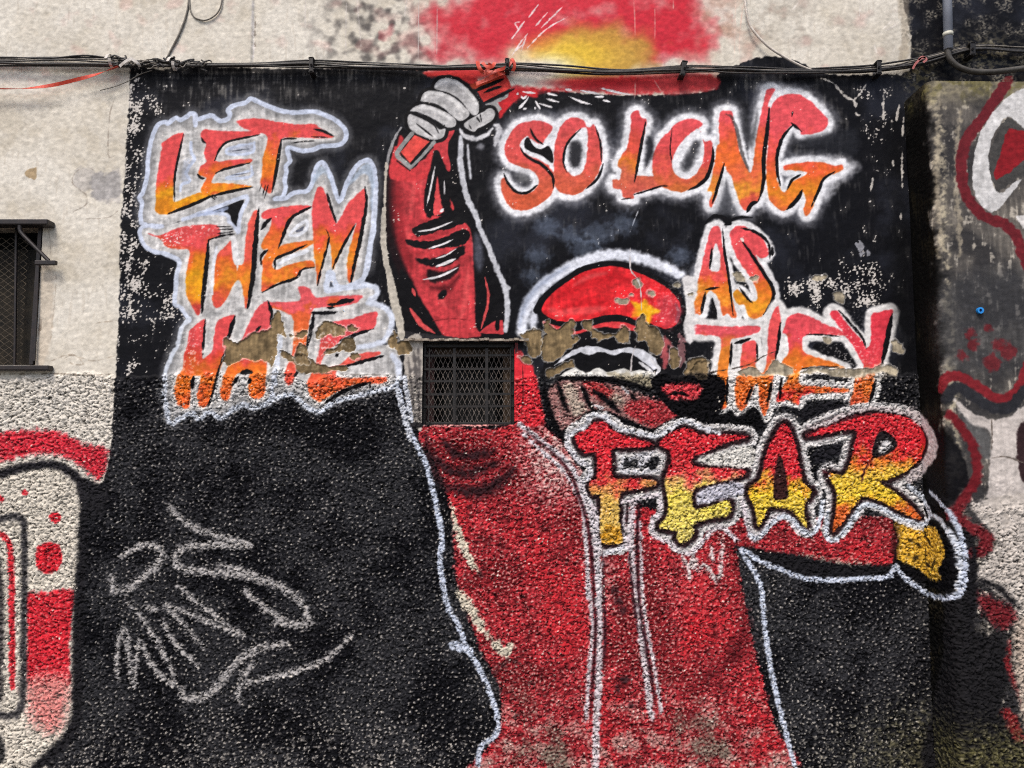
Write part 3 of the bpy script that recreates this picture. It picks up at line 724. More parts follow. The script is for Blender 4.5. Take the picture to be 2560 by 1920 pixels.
# SO LONG
W_SO = word('word SO in coral red letters with white spray halo')
W_LONG = word('word LONG in coral red to orange letters with white spray halo')
sS = [(300, (214, 82, 84)), (400, (214, 84, 76)), (440, (206, 92, 70)), (520, (208, 92, 60))]
sL = [(300, (212, 76, 80)), (375, (214, 82, 64)), (405, (218, 122, 46)), (430, (206, 104, 74)), (480, (206, 92, 76))]
sN = [(290, (224, 84, 88)), (345, (226, 92, 66)), (385, (228, 108, 48)), (430, (224, 104, 66)), (475, (226, 148, 52)), (505, (222, 92, 70))]
sG = [(330, (224, 84, 90)), (395, (228, 88, 66)), (430, (228, 104, 48)), (480, (226, 136, 40)), (515, (224, 110, 56))]
OH1 = '@4 1040,455 960,515 880,640 830,760 830,860 870,960 950,1010 1030,980 1080,860 1100,700 1105,560 1092,470'
OH2 = '@5 380,565 250,660 150,790 100,900 95,1000 140,1100 240,1142 340,1110 420,1000 460,860 452,700 430,600'
so = [('letter S', '@4 700,450 640,400 520,373 400,390 280,440 190,560 145,680 160,790 230,870 340,910 460,950 520,1020 540,1080 500,1160 420,1212 330,1222 240,1172 170,1090 150,1035 103,1060 108,1160 150,1290 220,1380 320,1412 450,1390 580,1320 680,1230 722,1120 722,1010 660,900 570,840 450,790 370,740 330,690 330,620 400,555 440,580 500,620 565,642 605,600 660,520', (), sS),
      ('first letter O', '@4 940,338 1050,358 1085,430 1130,450 1180,418 1240,560 1272,740 1252,900 1182,1050 1080,1162 960,1232 850,1222 750,1170 720,1050 713,850 730,620 780,460 850,370', (OH1,), sS),
      ('letter L', '@4 1680,258 1720,340 1782,370 1752,560 1702,800 1672,980 1684,1012 1900,1010 2030,1000 2072,1112 1900,1152 1642,1212 1632,1275 1510,1262 1490,1180 1400,1152 1388,1062 1470,1050 1490,950 1448,900 1480,800 1550,700 1580,560 1600,420 1606,300', (), sL),
      ('second letter O', '@5 330,448 420,478 442,520 400,560 420,600 458,710 540,700 562,800 562,950 502,1120 400,1222 280,1272 200,1292 80,1272 0,1242 -90,1180 -130,1080 -135,950 -110,820 -30,680 60,590 120,520 220,460', (OH2,), [(320, (224, 84, 88)), (400, (214, 80, 76)), (440, (208, 96, 66)), (475, (210, 110, 58))]),
      ('letter N', '@5 660,358 780,358 800,470 840,650 880,850 960,1020 1000,1062 1030,950 1060,700 1110,420 1160,220 1190,108 1282,108 1230,200 1200,300 1222,340 1192,700 1172,1000 1160,1200 1130,1300 1080,1402 1010,1412 950,1502 890,1460 830,1300 780,1130 730,1062 690,1000 650,1150 600,1350 550,1462 520,1420 550,1300 498,1280 540,1180 560,1050 590,900 610,760 640,720 630,560 638,420', (), sN),
      ('letter G', '@5 1240,300 1320,200 1450,158 1580,180 1700,260 1800,360 1885,460 1862,560 1760,612 1600,632 1560,590 1480,520 1400,600 1340,740 1300,900 1290,1050 1320,1200 1380,1290 1420,1262 1480,1170 1600,1110 1645,1060 1500,1040 1388,1032 1400,980 1600,948 1830,948 1950,990 2055,978 2055,1040 1950,1080 1830,1152 1780,1280 1720,1460 1650,1562 1608,1500 1640,1380 1590,1280 1520,1400 1420,1492 1330,1492 1220,1380 1190,1250 1180,1000 1200,700 1210,480', (), sG)]
for lab, o, h, stp in so:
    fill(o, (170, 170, 176), grow=14, soft=2, spread=30, rag=3, op=.55)
fill('@5 1900,880 2120,930 2260,980 2140,1080 2000,1200 1880,1400 1800,1300 1840,1100', (214, 214, 218), soft=14, op=.75, rag=3)
fill('@5 1100,40 1300,60 1500,80 1700,160 1560,200 1300,180 1150,200', (196, 192, 190), soft=12, op=.6, rag=3)
letters(W_LONG, so[2:], halo=(11, 11, (231, 231, 234)))
letters(W_SO, so[:2], halo=(11, 11, (231, 231, 234)))
fill('@4 900,640 960,600 1030,640 1040,780 1000,900 930,920 890,820', (44, 44, 48), soft=8, rag=2)
fill('@5 350,700 410,720 390,840 300,1020 220,1050 210,960 280,820', (62, 62, 66), soft=9, rag=2)
fill('@4 260,990 380,990 430,1040 380,1090 300,1060', (110, 110, 112), soft=8, op=.8)
fill('@4 1790,560 1860,600 1850,780 1790,900 1760,880 1770,740', (40, 40, 46), soft=7, rag=2)
fill('@5 940,420 1000,600 1040,500 1080,340 1060,620 1010,780 960,700 920,560', (44, 44, 48), soft=9, op=.75)
fill('@5 1530,700 1760,640 2000,600 2212,560 2212,860 1900,820 1640,790', (34, 35, 40), soft=11, op=.85)
fill('@5 690,1250 740,1220 790,1400 860,1520 700,1560 560,1540 620,1440', (96, 98, 104), soft=12, op=.55)
strokes('4', 'w9 328,690 370,760 470,830 560,870 640,940 702,1030 705,1155|w8 136,985 180,1090 260,1182 340,1212 430,1192 525,1115|w7 440,465 500,580 590,650|w6 1025,465 900,590 842,700 825,850 862,972|w5 1190,430 1250,640 1262,850|w7 1282,875 1220,1040 1078,1168|w8 1772,388 1720,650 1670,930 1640,1085|w5 1635,1228 1800,1180 1940,1132 2035,1130|w4 1490,1285 1600,1270', 7, INK, rag=.6)
fill('@4 375,600 418,565 470,650 560,700 668,668 705,860 560,770 440,730 378,680', INK, rag=.8)
strokes('4', 'w5 350,690 430,760 560,800 660,880|w4 450,590 500,670 570,700', 5, (232, 232, 234), rag=.5)
strokes('5', 'w10 562,770 560,920 500,1110 400,1212 270,1275|w8 692,965 650,1120 600,1290 558,1425|w11 1212,325 1190,600 1150,900 1152,1130 1120,1300 1085,1395|w11 1082,1402 1010,1432 955,1525|w9 1482,520 1370,660 1308,850 1308,1050 1342,1215|w7 1458,488 1520,540 1585,595|w7 1425,1255 1480,1150 1575,1088|w11 1594,1265 1540,1370 1415,1495|w8 1968,1055 1840,1140 1780,1280 1695,1468|w4 1470,420 1485,360|w3 90,560 70,800 90,960', 8, INK, rag=.7)
strokes('5', 'w9 715,390 790,440 850,620 890,820 985,1060', 8, (52, 46, 46), op=.7, rag=1.5, soft=2.5)
strokes('4', 'w2 1700,1380 1650,1500 1590,1659', 2, (196, 196, 200))

# blue-grey haze spots on the black
for x, y, r in ((1368, 565, 34), (1425, 590, 28), (1495, 585, 40), (1560, 560, 36), (1345, 640, 30), (1460, 620, 36), (1330, 690, 26), (1700, 640, 30)):
    fill('@p %d,%d %d,%d %d,%d %d,%d' % (x - r, y, x, y - r * .7, x + r, y, x, y + r * .8), (124, 138, 160), soft=16, op=.42, rag=6)
fill('@p 1720,690 1745,640 1770,560 1790,590 1740,700', (180, 182, 190), soft=10, op=.6)

# AS
W_AS = word('word AS in red and orange letters with white edge')
A_H = '@6 340,278 300,400 288,492 370,512 382,420 366,320'
as_ = [('letter A', '@6 310,138 380,130 400,300 450,560 490,760 520,902 480,912 440,880 400,892 370,760 310,680 260,720 220,882 180,880 138,882 160,720 200,560 240,380 280,220', (A_H,), [(640, (224, 86, 90)), (680, (222, 82, 74)), (705, (224, 110, 44)), (740, (226, 140, 44)), (775, (224, 104, 56))]),
       ('letter S', '@6 480,150 560,118 660,160 760,250 802,360 740,402 690,380 780,540 842,680 832,790 760,880 680,928 620,890 590,800 540,800 490,720 530,670 590,720 660,770 702,740 680,640 610,520 540,420 490,310 468,220', (), [(650, (224, 82, 86)), (695, (224, 88, 70)), (720, (224, 112, 44)), (760, (226, 152, 40)), (790, (222, 120, 50))])]
letters(W_AS, as_, halo=(13, 6, (226, 224, 224)))
strokes('6', 'w7 402,140 420,350 460,600 492,895|w10 572,250 640,350 740,500 832,650 834,760 755,888|w8 560,138 680,170 792,260 812,405|w7 312,310 292,490|w8 255,690 218,885|w6 250,672 375,650|w7 548,650 600,730 662,785|w10 248,105 320,40 400,40 470,95 430,112|w8 420,110 480,70 560,45 660,48|w9 830,300 830,380', 7, INK, rag=.8)
fill('@6 312,735 352,860 345,935 270,915 302,870', INK, rag=.8)
stroke('@6 560,225 585,255', 8, (236, 214, 206))
# THEY
W_THEY = word('word THEY in red and orange letters crossing the flaked ledge')
they = [('letter T', '@7 138,200 200,178 450,195 700,188 712,240 600,280 480,310 470,420 450,600 430,740 432,880 380,912 350,860 350,640 370,480 390,310 320,270 170,262', (), [(836, (222, 86, 94)), (852, (224, 90, 80)), (882, (224, 132, 50)), (930, (220, 120, 44)), (1000, (220, 104, 40)), (1020, (222, 80, 60))]),
        ('letter H', '@7 585,340 680,318 700,420 692,560 762,580 790,420 800,200 850,50 892,28 902,200 872,400 852,520 832,660 800,850 760,965 720,880 710,720 680,690 640,800 580,912 530,900 508,800 518,640 570,600 555,520 568,420', (), [(880, (224, 84, 84)), (910, (222, 96, 64)), (935, (222, 118, 44)), (985, (216, 98, 40)), (1020, (224, 100, 50))]),
        ('letter E', '@7 938,200 960,120 1050,78 1160,110 1300,180 1430,228 1475,268 1300,270 1130,270 1090,320 1110,420 1250,470 1400,520 1455,562 1300,550 1110,560 1060,600 1070,700 1200,710 1485,738 1460,762 1250,770 1080,790 1050,872 960,830 868,852 880,760 960,640 908,520 970,420 960,280 920,250', (), [(850, (222, 78, 86)), (870, (224, 88, 66)), (890, (224, 110, 44)), (930, (222, 124, 44)), (975, (212, 96, 42)), (1000, (220, 56, 54))]),
        ('letter Y', '@7 1325,80 1390,58 1500,200 1620,330 1640,382 1680,320 1690,100 1760,70 1850,48 1875,90 1812,330 1762,540 1702,620 1702,720 1650,842 1590,932 1488,900 1520,760 1550,620 1620,560 1570,440 1480,300 1380,160', (), [(840, (220, 60, 74)), (905, (226, 70, 80)), (940, (220, 104, 60)), (960, (218, 112, 44)), (1015, (224, 90, 60))])]
letters(W_THEY, they, halo=(13, 8, (222, 219, 216)))
fill('@7 1180,370 1230,335 1330,332 1450,400 1530,490 1545,525 1400,480 1250,425', INK, soft=4, rag=2)
fill('@7 860,900 960,880 1060,910 1200,860 1460,850 1450,910 1250,960 1100,1010 1040,950 960,910', (30, 29, 33), soft=4, rag=3)
strokes('7', 'w8 1405,55 1500,160 1600,280 1642,385|w13 1872,85 1822,330 1778,525|w5 1125,265 1250,264 1415,282|w8 902,165 880,350 858,495|w7 482,330 466,560|w6 700,345 702,485|w9 508,342 645,298|w6 1078,562 1200,550 1395,545|w7 442,640 432,850|w8 655,715 600,862|w7 825,660 782,880|w8 905,640 890,825|w9 1715,655 1662,862|w4 1130,1130 1180,1110', 7, INK, rag=1.1)

# ---- head
fill('@c 190,720 260,600 420,470 640,320 850,220 1050,180 1250,210 1500,300 1720,430 1850,560 1920,720 1920,900 1930,1200 1900,1560 1500,1640 900,1540 300,1500 240,1460 280,1300 270,1050 300,980 220,880', INK, idn=I_FIG, rag=.8)
strokes('c', 'w30 20,960 40,800 110,620 260,440 450,300 650,190 900,100 1170,80 1400,120 1650,210 1850,310|w20 150,900 160,760 220,640', 30, (222, 225, 234), soft=7, taper=.15, rag=2)
strokes('c', 'w14 -10,900 40,700 140,520 330,350 560,210', 14, (140, 150, 172), soft=8, op=.7)
strokes('c', 'w36 1880,350 1960,420 1960,620|w30 1960,560 1950,860 1960,1100', 30, (222, 218, 216), soft=4, rag=2)
strokes('c', 'w20 190,720 270,590 420,480 560,380 700,290 850,235 1040,195 1200,210 1400,290 1600,380 1780,490', 26, INK, taper=.1, rag=.8)
fill('@c 250,712 300,600 420,480 560,380 700,290 850,240 1030,210 1200,230 1400,300 1600,400 1740,500 1830,620 1852,740 1800,880 1680,932 1580,900 1330,830 950,800 650,860 380,830 300,780', INK, grow=14, rag=.8)
fill('@c 250,712 300,600 420,480 560,380 700,290 850,240 1030,210 1200,230 1400,300 1600,400 1740,500 1830,620 1852,740 1800,880 1680,932 1580,900 1450,850 1330,830 1200,800 1100,790 950,800 800,840 650,860 500,870 380,830 300,780', (217, 42, 48), idn=I_BERET, rag=.6, amt=.2)
strokes('c', 'w34 430,600 700,400 1000,330 1250,360|w26 520,700 800,620 1050,640', 30, (190, 26, 34), soft=9, op=.55)
strokes('c', 'w20 420,800 520,740 760,720 1000,690|w16 330,700 480,760|w12 620,430 800,330 1000,290', 18, (228, 84, 84), soft=6, op=.7)
fill('@c 1600,560 1760,540 1840,660 1840,780 1790,880 1680,920 1590,860 1560,760', (196, 74, 84), soft=12, op=.6, rag=4)
strokes('c', 'w10 1790,640 1830,740 1800,860', 10, (150, 80, 92), soft=4, op=.8)
fill('@c 1430,575 1490,660 1620,722 1525,775 1492,885 1400,800 1290,790 1320,700 1280,615 1380,640', (243, 178, 32), smooth=False, soft=5, rag=2)
fill('@c 1290,720 1350,700 1340,800 1290,790', (238, 120, 40), soft=6, op=.6)
fill('@c 270,840 400,890 600,930 640,965 760,920 960,860 1150,850 1330,900 1335,955 1100,922 950,910 800,950 620,992 430,955 290,890', (216, 62, 66), rag=.7)
strokes('c', 'w14 250,770 380,850 560,880 780,860 950,810 1100,795 1250,820 1345,870', 12, INK, taper=.3)
fill('@c 1640,1060 1720,1060 1690,1380 1640,1340', (214, 100, 104), op=.75, soft=4, rag=3)
strokes('c', 'w18 1840,1000 1860,1150 1850,1380|w14 1740,1150 1760,1380', 16, (176, 120, 122), op=.65, rag=4)
fill('@c 400,1350 480,1262 620,1172 760,1130 880,1130 1050,1182 1250,1140 1420,1170 1560,1270 1605,1380 1540,1405 1450,1332 1280,1212 1180,1202 1090,1240 980,1202 900,1197 800,1234 700,1204 600,1242 480,1312', (205, 206, 212), rag=.8, smooth=False)
strokes('c', 'w8 1370,1315 1450,1370 1530,1430|w9 1500,1280 1600,1390 1560,1460', 8, (205, 204, 206), rag=.8)
fill('@c 455,1475 560,1400 640,1378 720,1420 752,1455 840,1400 910,1376 1000,1432 1080,1412 1190,1388 1280,1425 1380,1400 1545,1440 1560,1500 1250,1482 800,1480', (214, 212, 206), rag=1, smooth=False)
fill('@c 1000,1440 1200,1430 1500,1480 1560,1620 1350,1560 1100,1500', (150, 140, 116), op=.75, rag=4, soft=5)
# face on the rough-cast
fill('@d 255,290 330,195 480,190 700,220 820,260 960,320 1135,400 1080,450 960,502 880,490 780,440 650,400 560,395 490,440 400,490 340,512 290,420', (158, 112, 108), idn=I_FACE, rag=2, soft=4, amt=.25)
fill('@d 360,230 430,200 470,300 530,380 440,430 390,330', (186, 168, 152), op=.8, soft=6, rag=3)
fill('@d 490,205 600,205 720,280 640,330 540,260', (180, 58, 60), soft=5, rag=3)
fill('@d 790,330 960,315 1140,400 1060,450 950,495 830,440 770,390', (170, 52, 58), soft=5, rag=3)
fill('@d 690,250 760,290 780,360 700,380 640,350', (150, 136, 122), op=.6, soft=6)
strokes('d', 'w13 480,215 530,330 565,395|w15 555,250 650,320 740,400|w13 240,180 250,300 300,450 350,560 385,640|w13 350,535 440,490 500,430 560,400 660,410 740,450 840,490 960,530 1060,470 1160,440|w12 320,190 365,330 400,400|w11 340,180 600,180 800,215 960,275|w8 800,270 850,320', 12, INK, soft=3, rag=2)
strokes('d', 'w7 560,350 640,380|w7 750,230 800,280', 6, (196, 190, 192), rag=2)
fill('@d 960,165 1400,165 1400,400 1250,460 1150,440 1020,330', INK, rag=2)
fill('@8 1000,60 1330,-20 1340,170 1450,190 1500,150 1560,220 1700,130 1795,270 1720,355 1500,350 1300,322 1150,240 1020,225 1090,180', INK, rag=2, soft=3)
fill('@d 1030,222 1250,218 1245,300 1100,312 1040,272', (206, 62, 70), soft=4, rag=3)
strokes('d', 'w8 1040,290 1120,270 1190,290', 8, INK, rag=2)

# ---- jacket and lowered arm (rough-cast)
JR = (164, 46, 53)
fill('@o 912,922 1110,918 1112,765 1140,780 1165,900 1215,960 1290,1060 1400,1100 1600,1120 1940,1120 1935,1180 1942,1222 1750,1215 1600,1188 1592,1210 1612,1330 1640,1450 1668,1560 1690,1700 1040,1700 1075,1590 1085,1500 1060,1440 1040,1400 1000,1300 985,1240 980,1140 965,1060 940,1000', JR, idn=I_JACKET, rag=3, soft=4, amt=.3)
for cvx in (MAIN,):
    jm = np.where(cvx.ID == I_JACKET, 1.0, 0.0).astype(np.float32)
    cvx.put(ALL, jm * np.clip((cvx.B1 - 0.50) * 2.2, 0, .6), (126, 30, 36))
    cvx.put(ALL, jm * np.clip((0.46 - cvx.B1) * 2.2, 0, .5), (192, 42, 50))
    cvx.put(ALL, jm * sstep(.58, .78, cvx.F1 * .7 + cvx.B1 * .3) * .38, (206, 140, 136))
    cvx.put(ALL, jm * sstep(.42, .25, cvx.F2 * .6 + cvx.B2 * .4) * .5, (96, 26, 32))
    low = sstep(0.75, 0.05, cvx.zs)[:, None]
    cvx.put(ALL, jm * low * np.clip((cvx.B2 - 0.30) * 1.6, 0, .75), (176, 126, 120))
    cvx.put(ALL, jm * low * sstep(0.5, 0.75, cvx.B1) * .6, (116, 104, 92))
    wz = np.clip(gauss(cvx, 1400, 1150, 120, 120) + gauss(cvx, 1500, 1450, 50, 120) * .6 + gauss(cvx, 1700, 1480, 120, 90) * .35, 0, 1)
    cvx.put(ALL, jm * wz * (0.30 + .6 * cvx.F2), (210, 172, 166))
fill('@e 960,240 1030,345 1110,362 1160,560 1190,700 1195,820 970,800', (214, 48, 58), soft=3, rag=2)
strokes('e', 'w3 1035,360 1040,560 1025,770', 3, (96, 24, 28), rag=.6)
strokes('e', 'w8 250,838 600,836 960,825', 6, (222, 150, 144), op=.6, rag=1.5)
strokes('f', 'w26 300,130 350,180 430,195 540,175|w24 225,180 320,262 440,280 570,225|w30 320,350 440,375 560,340 650,255|w18 210,100 230,230 310,370', 24, (52, 30, 34), soft=9, rag=4, op=.9)
strokes('f', 'w10 330,420 360,540 430,690|w14 365,560 420,700 470,770|w14 360,850 400,930 430,990', 12, (212, 200, 178), rag=3, soft=3)
strokes('t12', 'w14 1270,60 1320,180 1400,370|w22 1310,500 1400,640 1500,800|w26 1530,820 1600,900 1659,860', 14, (206, 196, 176), rag=4, soft=4)
strokes('t12', 'w14 1540,1050 1620,970 1659,960|w10 1480,330 1450,420', 12, (70, 40, 42), rag=4, soft=5, op=.7)
strokes('t22', 'w14 0,950 60,990|w14 0,1330 60,1300|w20 100,1090 130,1110', 14, (60, 40, 40), rag=4, soft=5, op=.6)
# lowered arm: dark below, hand
fill('@9 130,1260 350,1290 700,1340 1000,1400 1400,1430 1480,1420 1470,1520 1200,1530 800,1530 500,1450 300,1370', (28, 27, 30), rag=3, soft=4)
strokes('9', 'w12 680,1330 800,1350 1000,1390 1300,1400', 10, (200, 184, 166), op=.5, rag=5, soft=4)
fill('@9 1480,1010 1700,1080 1850,1060 1990,1180 2060,1350 2080,1560 2000,1640 1800,1600 1600,1500 1480,1420 1520,1200', INK, rag=2)
fill('@9 1500,1050 1620,1058 1760,1100 1870,1100 1920,1200 1962,1330 1900,1480 1925,1545 1860,1555 1740,1480 1600,1400 1520,1352 1535,1200', (222, 172, 58), idn=I_HAND, rag=3, soft=3, amt=.2)
strokes('9', 'w8 1740,1120 1800,1180 1850,1270|w10 1660,1370 1700,1350|w10 1790,1290 1800,1400 1840,1440|w5 1620,1200 1720,1260|w6 1880,1380 1850,1460', 8, (52, 40, 22), rag=2, soft=2.5)
strokes('9', 'w22 1540,1040 1500,1200 1500,1400', 16, (54, 24, 26), rag=3, soft=5, op=.6)
# FEAR
W_FEAR = word('word FEAR in red to yellow letters with dark outline')
RD, YL = (213, 46, 56), (232, 204, 92)
sF = [(1160, RD), (1198, (220, 62, 62)), (1218, (230, 134, 84)), (1250, (228, 180, 90)), (1320, (230, 192, 100)), (1340, (206, 146, 40)), (1352, (216, 160, 52))]
sE = [(1150, RD), (1178, (216, 58, 62)), (1196, (226, 140, 100)), (1212, (232, 196, 104)), (1240, (232, 210, 86)), (1340, (228, 208, 110))]
sA = [(1180, RD), (1192, (206, 60, 50)), (1204, (226, 150, 60)), (1225, (238, 200, 52)), (1300, (232, 200, 80))]
sR = [(1110, RD), (1135, (216, 64, 52)), (1155, (228, 130, 50)), (1180, (232, 186, 70)), (1230, (238, 202, 60)), (1262, (238, 178, 50)), (1285, (232, 110, 50))]
F_A = '@8 1920,555 1890,700 1868,905 1930,930 2002,910 1992,800 1962,640'
R_H = '@9 1360,288 1450,288 1525,380 1450,462 1330,502 1305,482'
fear = [('letter F', '@8 168,370 270,320 300,280 400,258 470,310 560,370 805,440 802,470 600,480 480,490 480,600 500,740 700,750 855,770 830,812 600,852 550,880 540,1000 560,1200 582,1285 480,1312 388,1285 380,1100 380,900 300,880 288,770 350,740 350,560 330,520 240,520 188,460', (), sF),
        ('letter E', '@8 888,450 960,370 1080,318 1180,330 1250,370 1450,370 1645,390 1480,432 1300,510 1180,560 1170,620 1250,650 1450,660 1625,680 1600,722 1400,780 1200,830 1170,920 1190,1012 1300,990 1482,940 1482,1060 1340,1090 1190,1140 1180,1242 1090,1302 1040,1262 1040,1200 888,1170 960,1060 960,900 940,780 960,680 990,600 980,510', (), sE),
        ('letter A', '@8 1950,278 2000,300 2050,420 2080,560 2130,780 2205,860 2150,940 2130,1000 2152,1162 2040,1032 1950,1000 1830,1000 1780,1100 1738,1152 1710,1000 1648,850 1750,760 1790,620 1830,480 1900,350', (F_A,), sA),
        ('letter R', '@9 738,312 850,240 1000,180 1180,128 1400,118 1600,150 1720,220 1782,330 1762,450 1680,542 1580,622 1420,690 1350,702 1500,800 1640,920 1725,1032 1550,962 1380,872 1230,830 1180,870 1080,1012 968,1132 990,980 1000,800 928,640 1050,650 1110,560 1150,400 1170,270 1050,260 900,292', (R_H,), sR)]
letters(W_FEAR, fear, halo=(25, 5, (212, 208, 206)), dark=(12, (40, 24, 28)))
fill('@8 1260,560 1500,500 1700,480 1680,640 1500,640 1260,610', (218, 214, 206), soft=4, rag=2)
fill('@8 1240,860 1400,800 1580,790 1600,880 1400,930 1230,960', (196, 194, 206), soft=4, rag=2)
fill('@8 1900,590 1950,590 1990,880 1930,920 1880,890', (58, 32, 32), soft=3, rag=2)
fill('@9 1310,480 1360,290 1450,290 1520,380 1450,455', (34, 30, 32), soft=2)
fill('@9 1370,400 1420,350 1480,380 1420,440 1370,450', (206, 204, 204), soft=3, rag=3)
fill('@9 790,470 900,420 1010,390 1030,450 930,510 820,540', (34, 33, 38), soft=3, rag=2)
strokes('9', 'w9 740,315 850,245 1000,185 1180,135 1300,118|w8 870,600 950,660|w5 1320,500 1240,600 1210,720', 8, (70, 30, 36), rag=2, op=.8)
strokes('8', 'w12 620,580 700,560 780,540 700,640|w12 580,560 560,650 620,690 760,690 880,680|w12 830,520 720,650', 11, (206, 204, 208), rag=1.5, soft=2.5)
strokes('8', 'w12 110,380 100,460 200,600 280,640 290,720 220,800 250,900 300,980 340,1080 360,1380 480,1370 600,1330', 12, (214, 212, 218), soft=3, rag=2, taper=.1)
strokes('8', 'w11 110,370 250,290 320,200 440,230 520,310 640,340 860,380 960,330 1100,250 1200,290 1400,350', 11, (206, 207, 212), soft=3, rag=2, taper=.1)
strokes('8', 'w11 1100,1390 1170,1390 1260,1300 1340,1200 1440,1180 1520,1250 1560,1280|w12 1600,940 1640,1100 1700,1270 1790,1200 1880,1080 1990,1080 2090,1180 2180,1230|w9 620,960 590,1150 600,1330|w9 570,950 700,920 890,900 890,1050 830,1120 850,1250 980,1300 1060,1380', 11, (216, 206, 210), soft=3, rag=2, taper=.1)
strokes('8', 'w7 620,960 610,1150|w8 720,970 700,1200 690,1400', 8, (50, 24, 30), soft=3, rag=2)
strokes('8', 'w14 1080,1420 1130,1500 1150,1620|w12 1190,1460 1220,1550 1270,1490 1330,1560 1400,1630 1430,1400 1430,1240|w11 1340,1330 1350,1480|w22 1180,1410 1190,1540', 12, (210, 196, 194), soft=4, rag=3, op=.85)
strokes('9', 'w11 880,870 850,1050 780,1160 700,1120 600,1020 520,1010 420,1090 330,1190 250,1160|w11 920,980 910,1150 960,1220 1050,1150 1180,960 1260,900 1400,940 1520,1010 1700,1070 1800,1060|w13 1620,740 1760,860 1820,960 1800,1060|w13 1810,980 1920,1050 2010,1180 2060,1330 2080,1500 2060,1620', 12, (204, 210, 220), soft=2.5, rag=1.5, taper=.1)
strokes('9', 'w28 1640,110 1790,230 1855,420 1780,560 1640,680|w9 740,240 900,200 1180,90 1400,80 1620,120', 13, (196, 184, 184), soft=3, rag=2.5, taper=.1)
# pale outlines of the body
OUT = (190, 198, 214)
strokes('o', 'w13 862,840 885,930 920,1000 940,1080 955,1160 952,1215 965,1300 990,1350 1010,1400 1040,1450 1060,1500 1075,1550 1072,1585 1040,1610 1032,1650|w20 978,1392 1015,1404|w12 1600,1190 1640,1260 1650,1350 1665,1450 1690,1560 1722,1680|w12 1600,1186 1660,1220 1750,1250 1850,1250 1915,1245 1932,1222 1950,1245 2000,1280 2055,1292 2080,1255 2078,1180 2050,1105 2010,1062|w9 900,800 880,835', 12, OUT, soft=2, rag=1.6, taper=.1)
strokes('o', 'w26 1630,1220 1660,1320 1690,1480 1740,1659', 16, (30, 29, 32), soft=5, rag=2, op=.0)
# placket
strokes('t22', 'w10 465,-60 480,200 500,500 520,750 500,1000 480,1350|w17 520,-40 545,250 560,500 565,750 560,1000 545,1420 540,1659|w16 780,-60 770,250 800,500 830,750 860,1000 905,1330|w9 830,60 840,500 880,800 920,1000 965,1290', 14, (204, 192, 196), soft=3, rag=2, taper=.15)
strokes('t22', 'w8 492,0 512,250 530,520 540,760 528,1000 510,1300|w8 580,250 592,520 600,760 590,1000|w8 815,60 815,500 850,780 890,1010 920,1200|w7 755,250 780,500 810,760', 8, (56, 26, 34), soft=3, rag=2, op=.85)
strokes('f', 'w14 670,40 760,110 860,190 930,260 970,340 1000,440 1040,540 1060,680 1060,940|w9 690,90 800,190 880,260 940,350 980,450 1000,600 1010,900', 12, (208, 200, 204), soft=3, rag=2, taper=.15)
strokes('f', 'w9 700,70 820,170 900,250 960,380 1010,560 1030,760', 8, (70, 28, 36), soft=3, rag=2, op=.8)
strokes('t22', 'w20 640,510 690,505|w16 670,560 720,600|w16 690,640 740,640|w18 690,1080 760,1075|w12 670,1110 690,1160|w14 760,1230 780,1260', 16, (64, 36, 40), soft=5, rag=3, op=.8)
strokes('t22', 'w50 1130,700 1200,760|w40 1080,900 1200,860', 40, (206, 30, 40), soft=22, op=.45)
strokes('t22', 'w34 1500,650 1480,850 1380,980 1200,1080', 30, (84, 22, 28), soft=16, op=.7, rag=4)

# plaster jamb strip left of the small window
fill('@e 112,165 245,160 245,832 175,820 130,620 100,420', (178, 170, 160), rag=1.5)
strokes('e', 'w12 170,250 200,480 225,800|w8 205,220 230,560|w9 130,300 165,600 190,820', 10, (70, 66, 66), soft=4, op=.75, rag=2)
strokes('e', 'w14 45,560 90,720 150,950|w12 100,450 130,640 160,810', 12, (200, 204, 212), rag=1.5, taper=.2)
fill('@e 150,812 240,815 240,850 160,850', (40, 38, 40))

# ---- signature low on the left
I_SIG = part('painted_signature', 'white sprayed tag scribbled low on the black rough render')
SG = (164, 160, 158)
strokes('g', 'w17 360,35 420,95 500,140 600,175 740,215 640,212 520,215 420,230 385,270 410,320 500,340 620,345 760,370 880,410 970,470 1015,530 1020,590 940,590 850,540 780,490 720,430|w10 590,305 700,330 790,365|w13 870,590 960,600 1030,590', 15, SG, soft=5, rag=3, taper=.3, op=.92, idn=I_SIG)
strokes('g', 'w17 130,270 190,230 270,215 320,245 300,310 220,380 150,430 95,435 80,370|w11 160,490 230,570 290,670 345,760 380,880 330,850 260,770 210,680 190,890|w11 112,855 105,740 130,630 155,640 165,760 185,890|w13 250,515 300,525|w11 330,580 370,670 495,795|w10 340,510 420,590 525,710|w12 340,500 450,540 560,590 710,650|w12 400,410 520,510 620,590 710,645|w18 420,910 440,950 540,935 620,850 700,760 800,710 920,685|w13 690,960 700,890 790,860 1000,810 1120,750 1230,650|w14 700,850 760,790', 12, SG, soft=4.5, rag=3, taper=.3, op=.9, idn=I_SIG)

